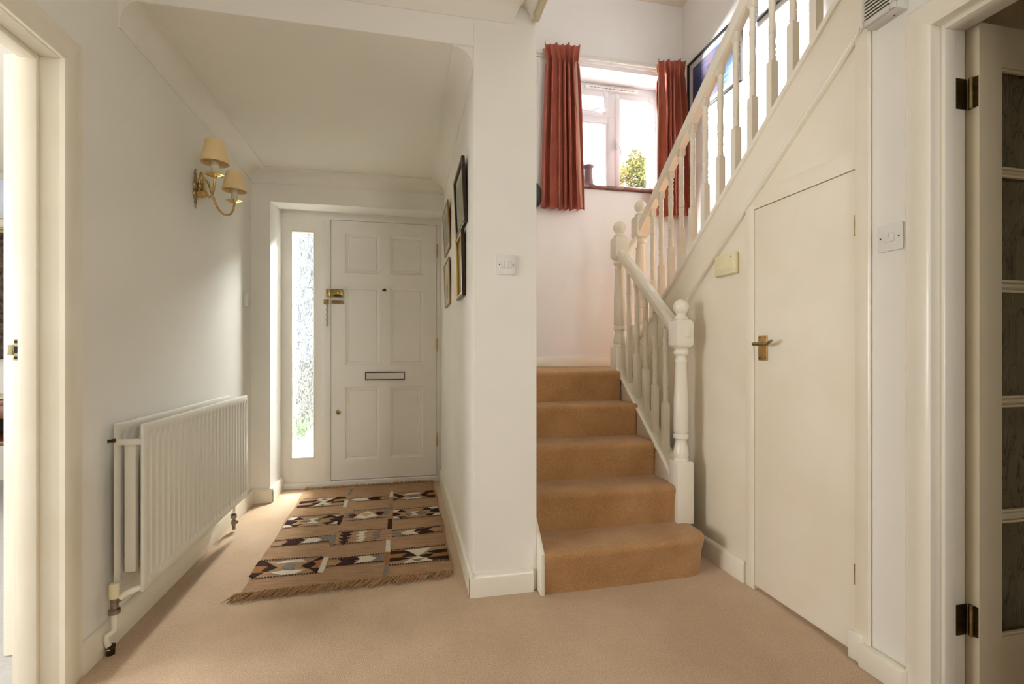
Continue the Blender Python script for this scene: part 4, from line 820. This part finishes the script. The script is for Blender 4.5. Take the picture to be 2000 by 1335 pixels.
for z, hw in ((1.42, .05), (1.47, .07), (1.53, .04), (1.57, .06)):
    mb.loops([[(0.2895 - .0058 - .004, 3.32 + hw * math.cos(a * PI / 6), z + .028 * math.sin(a * PI / 6)) for a in range(12)], [(0.2895 - .0066 - .004, 3.32 + .7 * hw * math.cos(a * PI / 6), z + .022 * math.sin(a * PI / 6)) for a in range(12)]])
obj('sketch', mb, 'print_pink', p4)
picture('framed_print', 2.258, 2.940, 3.590, 2.895, 3.360, 0, .022, .014, 'black', 'sea', 'black framed blue dusk print on the stairwell wall next to the curtain', 'picture', 'black framed prints on the stairwell wall', None, .045, 'upvc')
picture('framed_print', 2.258, 2.160, 2.800, 3.197, 3.660, 0, .022, .014, 'black', 'sea2', 'black framed teal sea print higher up the stairs, cut by the photo top', 'picture', 'black framed prints on the stairwell wall', None, .045, 'upvc')

# ------------------------------------------------------------------ switches and wall boxes
def switch(axis, face, sgn, u0, u1, z0, z1, gangs, label, deep=.009):
    """plate on a wall; axis is the wall normal, sgn the side it faces"""
    def B(a0, a1, p0, p1, q0, q1):
        lo, hi = sorted((face + sgn * a0, face + sgn * a1))
        return MB().box(lo, hi, p0, p1, q0, q1) if axis == 'x' else MB().box(p0, p1, lo, hi, q0, q1)
    loc = (face, (u0 + u1) / 2, z0) if axis == 'x' else ((u0 + u1) / 2, face, z0)
    t = thing('light_switch', loc, label, 'light switch', 'white light switches')
    obj('plate', B(0, deep, u0, u1, z0, z1), 'plastic', t, .003)
    c = (u0 + u1) / 2; zc_ = (z0 + z1) / 2; wd = .0155
    for g in range(gangs):
        p0 = c - gangs * wd / 2 + g * wd
        a0, a1 = (deep + .0005, deep + .0055) if g % 2 == 0 else (deep + .0055, deep + .0005)
        def P(a, p, q): return (face + sgn * a, p, q) if axis == 'x' else (p, face + sgn * a, q)
        mb = MB().add([P(deep - .002, p0 + .0006, zc_ - .0135), P(deep - .002, p0 + wd - .0006, zc_ - .0135), P(deep - .002, p0 + wd - .0006, zc_ + .0135), P(deep - .002, p0 + .0006, zc_ + .0135),
                       P(a1, p0 + .0006, zc_ - .0135), P(a1, p0 + wd - .0006, zc_ - .0135), P(a0, p0 + wd - .0006, zc_ + .0135), P(a0, p0 + .0006, zc_ + .0135)],
                      [(0, 1, 2, 3), (4, 5, 6, 7), (0, 1, 5, 4), (2, 3, 7, 6), (0, 3, 7, 4), (1, 2, 6, 5)])
        obj('rocker', mb, 'plastic', t, smooth=False)
    obj('rocker_gap', B(deep - .0005, deep + .0003, c - gangs * wd / 2 - .0012, c + gangs * wd / 2 + .0012, zc_ - .0148, zc_ + .0148), 'greyplastic', t)
    if u1 - u0 > .07:
        for p in (u0 + .012, u1 - .012):
            obj('screw', B(deep - .0005, deep + .0006, p - .0026, p + .0026, zc_ - .0026, zc_ + .0026), 'dark', t, .001)
    return t
switch('y', 2.09, -1, .388, .473, 1.378, 1.463, 3, 'triple light switch on the white partition end')
switch('x', 1.51, -1, 1.224, 1.308, 1.365, 1.450, 2, 'double light switch beside the right doorway')
switch('x', -1.03, 1, 3.530, 3.615, 1.338, 1.422, 1, 'single light switch on the left wall near the front door', .022)

ab = thing('wall_box', (1.51, 2.065, 1.40), 'cream plastic box on the wall left of the cupboard door', 'control box')
obj('back', MB().box(1.499, 1.5115, 1.998, 2.132, 1.412, 1.500), 'creamplastic', ab, .002)
obj('cover', MB().prism([(1.482, 1.410), (1.500, 1.405), (1.500, 1.507), (1.484, 1.507)], 'y', 1.992, 2.140), 'creamplastic', ab, .003)
obj('indicator', MB().lathe([(0, .003), (-.0012, .002)], 1.4838, 2.018, 1.487, 8, axis='x'), 'dark', ab)
mb = MB()
for k in range(3): mb.box(1.4815, 1.4835, 2.0, 2.135, 1.421 + k * .007, 1.4225 + k * .007)
obj('vent_ribs', mb, 'greyplastic', ab)

dc = thing('louvred_box', (1.51, 1.265, 2.095), 'pale grey louvred plastic box high on the wall', 'ventilator')
obj('housing', MB().slab('x', 1.454, 1.466, 1.212, 1.320, 2.096, 2.27, [(1.228, 1.312, 2.115, 2.25)]).box(1.466, 1.512, 1.212, 1.320, 2.096, 2.27), 'greyplastic', dc, .003)
obj('recess', MB().box(1.4655, 1.468, 1.228, 1.312, 2.115, 2.25), 'dark', dc)
for k in range(12):
    z = 2.119 + k * .0112
    obj('louvre', MB().prism([(1.4545, z), (1.4545, z + .005), (1.4655, z + .008), (1.4655, z + .003)], 'y', 1.228, 1.312), 'greyplastic', dc, smooth=False)
obj('bottom_screw', MB().lathe([(0, .003), (-.001, .002)], 1.495, 1.245, 2.096, 8), 'dark', dc)

# ------------------------------------------------------------------ woven rug
rg = thing('rug', (-0.25, 3.1, 0), 'tan flat-woven rug with dark geometric motifs and fringes before the front door', 'rug')
c0, c1, c2, c3 = (-0.690, 2.300), (0.226, 2.330), (0.226, 3.945), (-0.728, 3.925)
def rp_(u, v):
    x = (c0[0] * (1 - u) + c1[0] * u) * (1 - v) + (c3[0] * (1 - u) + c2[0] * u) * v
    y = (c0[1] * (1 - u) + c1[1] * u) * (1 - v) + (c3[1] * (1 - u) + c2[1] * u) * v
    return x, y
mb = MB(); NU, NV = 24, 40
def rz(u, v): return .0085 + .0009 * math.sin(17 * v + 2 * u) + .0006 * math.sin(9 * u + 4 * v)
top = []
for j in range(NV + 1):
    for i in range(NU + 1):
        u, v = i / NU, j / NV; x, y = rp_(u, v)
        x += .004 * math.sin(19 * v) * (1 if i in (0, NU) else 0)
        top.append((x, y, rz(u, v) if 0 < i < NU else .006))
n = NU + 1
fs = [(j * n + i, j * n + i + 1, (j + 1) * n + i + 1, (j + 1) * n + i) for j in range(NV) for i in range(NU)]
mb.add(top, fs)
mb.add([(x, y, .0008) for x, y, z in top], [])
o = len(top)
edge = [i for i in range(n)] + [(j + 1) * n - 1 for j in range(1, NV + 1)] + [NV * n + i for i in range(n - 2, -1, -1)] + [j * n for j in range(NV - 1, 0, -1)]
for k in range(len(edge)):
    a, b = edge[k], edge[(k + 1) % len(edge)]
    mb.f.append([a, b, b + o, a + o]); mb.mi.append(0)
obj('rug_body', mb, 'rug', rg, ang=60)
cols_ = {'D': 0, 'W': 1, 'G': 2, 'g': 3, 'T': 4, 't': 5}
mb = MB()
for idx, (k, pts) in enumerate(RUG_MOTIFS):
    mb.cur = cols_[k]
    z = .0112 + .00012 * (idx % 5)
    mb.loops([[(x, y, .0075) for x, y in pts], [(x, y, z) for x, y in pts]])
obj('woven_motifs', mb, ['rugD', 'rugW', 'rugG', 'rugg', 'rugT', 'rugt'], rg, smooth=False)
mb = MB()
for x0, y0, x1, y1 in RUG_LINES:
    L = math.hypot(x1 - x0, y1 - y0); k = max(2, int(L / .0125))
    for i in range(k):
        t = (i + .5) / k; x = x0 + (x1 - x0) * t; y = y0 + (y1 - y0) * t + .0015 * math.sin(i * 1.7)
        mb.add([(x - .0040, y - .0065, .0116), (x + .0040, y - .0065, .0116), (x + .0040, y + .0065, .0116), (x - .0040, y + .0065, .0116)], [(0, 1, 2, 3)])
    # the pale thread line the dark stitches sit in
tag(obj('stitch_rows', mb, 'rugD', rg, smooth=False), 'rows of small dark stitches', None, None, 'stuff')
def fringe(name, v, out, count, ln, lean):
    mb = MB()
    for i in range(count):
        u = (i + random.random() * .8) / count
        x, y = rp_(min(u, 1), v); L = ln * random.uniform(.6, 1.15)
        dx = lean * L * random.uniform(.4, 1.2); dy = out * L * random.uniform(.55, 1.0)
        h = random.uniform(.004, .016)
        p = [(x, y - out * .004, .007), (x + dx * .3, y + dy * .35, .008 + h), (x + dx * .7, y + dy * .75, .006 + h * .6), (x + dx, y + dy, .0035)]
        mb.tube(p, [.0022, .0024, .002, .0009], 4)
    tag(obj(name, mb, 'fringe', rg, ang=80), 'shaggy tan fringe', None, None, 'stuff')
fringe('fringe', 0, -1, 330, .075, -.75)
fringe('fringe', 1, 1, 240, .030, -.3)
mb = MB()
for i in range(60):
    u = (i + random.random()) / 60; x, y = rp_(u, 0)
    mb.tube([(x - .004, y + .004, .008), (x, y - .002, .0135), (x + .004, y - .007, .009)], [.003, .0042, .003], 5)
obj('fringe_knots', mb, 'fringe', rg, ang=80)

# ------------------------------------------------------------------ room seen through the left doorway
h = thing('wall_hanging', (-2.98, 4.76, 0.98), 'dark mottled textile hanging glimpsed through the left doorway', 'wall hanging')
mb = MB(); rows = []
for j in range(9):
    z = .98 + 1.02 * j / 8; rows.append([(-3.45 + .56 * i / 24, 4.752 + .012 * math.sin(i * .9 + j * .3), z) for i in range(25)])
mb.add([p for r in rows for p in r], [(j * 25 + i, j * 25 + i + 1, (j + 1) * 25 + i + 1, (j + 1) * 25 + i) for j in range(8) for i in range(24)])
obj('textile', mb, 'hanging', h, solid=.006)
obj('pole', MB().tube([(-3.50, 4.74, 2.03), (-2.86, 4.74, 2.03)], .014), 'gilt', h)
obj('pole_finial', MB().lathe([(0, .012), (.01, .022), (.03, .026), (.05, .015), (.06, .004)], -2.86, 4.74, 2.03, 12, axis='x'), 'gilt', h)
tb = thing('side_table', (-2.6, 4.2, 0), 'brown wooden side table with dark legs beyond the left doorway', 'table')
obj('tabletop', MB().box(-3.20, -2.505, 3.85, 4.45, .690, .725), 'midwood', tb, .004)
obj('apron', MB().box(-3.15, -2.53, 3.89, 4.41, .60, .690), 'midwood', tb, .002)
obj('lower_shelf', MB().box(-3.15, -2.53, 3.89, 4.41, .42, .45), 'midwood', tb, .003)
obj('back_panel', MB().box(-3.13, -2.55, 4.38, 4.40, .45, .60), 'dark', tb)
for x in (-3.16, -2.56):
    for y in (3.88, 4.38):
        obj('leg', MB().loops([[(x - .004, y - .004, 0), (x + .034, y - .004, 0), (x + .034, y + .034, 0), (x - .004, y + .034, 0)], [(x - .01, y - .01, .60), (x + .045, y - .01, .60), (x + .045, y + .045, .60), (x - .01, y + .045, .60)]]), 'darkwood', tb)
rn = thing('table_runner', (-2.8, 4.15, .725), 'pale cloth runner lying on the brown side table', 'table runner')
obj('cloth', MB().box(-3.0, -2.5, 3.95, 4.36, .7255, .733), 'mount', rn, .002)
obj('hem', MB().box(-2.502, -2.496, 3.95, 4.36, .62, .733), 'mount', rn, .001)
pp = thing('pale_print', (-2.99, 4.80, 2.2), 'pale blue print in a grey frame on the wall beyond the left doorway', 'picture')
obj('frame', MB().slab('y', 4.775, 4.799, -3.6, -3.0, 2.12, 2.48, [(-3.56, -3.04, 2.16, 2.44)]), 'greyplastic', pp)
obj('print', MB().box(-3.57, -3.03, 4.790, 4.796, 2.15, 2.45), 'paleblue', pp)

# ------------------------------------------------------------------ outside
struct('ground', MB().box(-12, 30, 4.06, 60, -.45, -.12), 'paving', 'pale sunlit paving and ground outside the house', 'ground')
def leaf_cloud(blobs, n, size, parent, m, name='foliage'):
    mb = MB()
    for _ in range(n):
        bx, by, bz, br = random.choices(blobs, weights=[b[3] ** 2 for b in blobs])[0]
        d = Vector((random.gauss(0, 1), random.gauss(0, 1), random.gauss(0, 1))).normalized() * br * random.uniform(.55, 1.05)
        c = Vector((bx, by, bz)) + d
        a = Vector((random.gauss(0, 1), random.gauss(0, 1), random.gauss(0, .6))).normalized(); b = a.cross(Vector((random.gauss(0, 1), random.gauss(0, 1), random.gauss(0, 1)))).normalized()
        s = size * random.uniform(.6, 1.3)
        mb.add([c - a * s, c + b * s * .45, c + a * s, c - b * s * .45], [(0, 1, 2, 3)])
    return tag(obj(name, mb, m, parent, smooth=False), 'dense yellow green leaves' if m == 'leaf' else 'low green leaves', None, None, 'stuff')
tr = thing('garden_tree', (9.4, 17.0, -.12), 'sunlit yellow-green tree outside the stair window', 'tree')
obj('trunk', MB().tube([(9.4, 17, -.12), (9.35, 17, 2.5), (9.45, 17, 4.5), (9.2, 17, 7.4)], [.22, .18, .14, .06], 10), 'bark', tr)
mb = MB()
for a in range(7):
    an = a * .9; mb.tube([(9.4, 17, 4.6 + .3 * a), (9.4 + .6 * math.cos(an), 17 + .6 * math.sin(an), 5.4 + .33 * a), (9.4 + 1.0 * math.cos(an), 17 + 1.0 * math.sin(an), 5.9 + .33 * a)], [.07, .045, .015], 6)
obj('branch', mb, 'bark', tr)
TX, TY, TZ = 8.55, 17.0, 0
blobs = [(8.55, 17, 7.35, .30), (8.35, 17.0, 7.0, .36), (8.78, 16.9, 7.05, .42), (9.2, 17.1, 7.2, .42), (8.1, 17.0, 6.75, .30), (8.5, 16.8, 6.65, .42), (8.95, 16.8, 6.6, .45), (9.45, 17, 6.7, .5), (9.9, 17, 6.5, .5),
         (8.2, 17.1, 6.35, .30), (8.75, 17, 6.2, .4), (9.3, 17, 6.15, .5), (9.9, 17, 5.9, .5), (8.52, 17, 7.66, .12), (8.9, 17, 5.7, .5), (9.5, 17, 5.5, .5)]
blobs = [(x - .12, y, z + .86, r) for x, y, z, r in blobs]
leaf_cloud(blobs, 9000, .06, tr, 'leaf')
sh = thing('garden_shrub', (-1.75, 6.4, -.12), 'low green shrub outside the sidelight glass', 'shrub')
obj('stems', MB().tube([(-1.75, 6.4, -.12), (-1.72, 6.4, .1), (-1.8, 6.42, .22)], [.012, .009, .004], 6).tube([(-1.6, 6.45, -.12), (-1.62, 6.4, .12), (-1.55, 6.4, .2)], [.012, .009, .004], 6), 'bark', sh)
leaf_cloud([(-1.9, 6.4, .06, .16), (-1.7, 6.4, .10, .18), (-1.5, 6.45, .04, .15), (-1.3, 6.4, .05, .16)], 1400, .035, sh, 'shrubleaf')
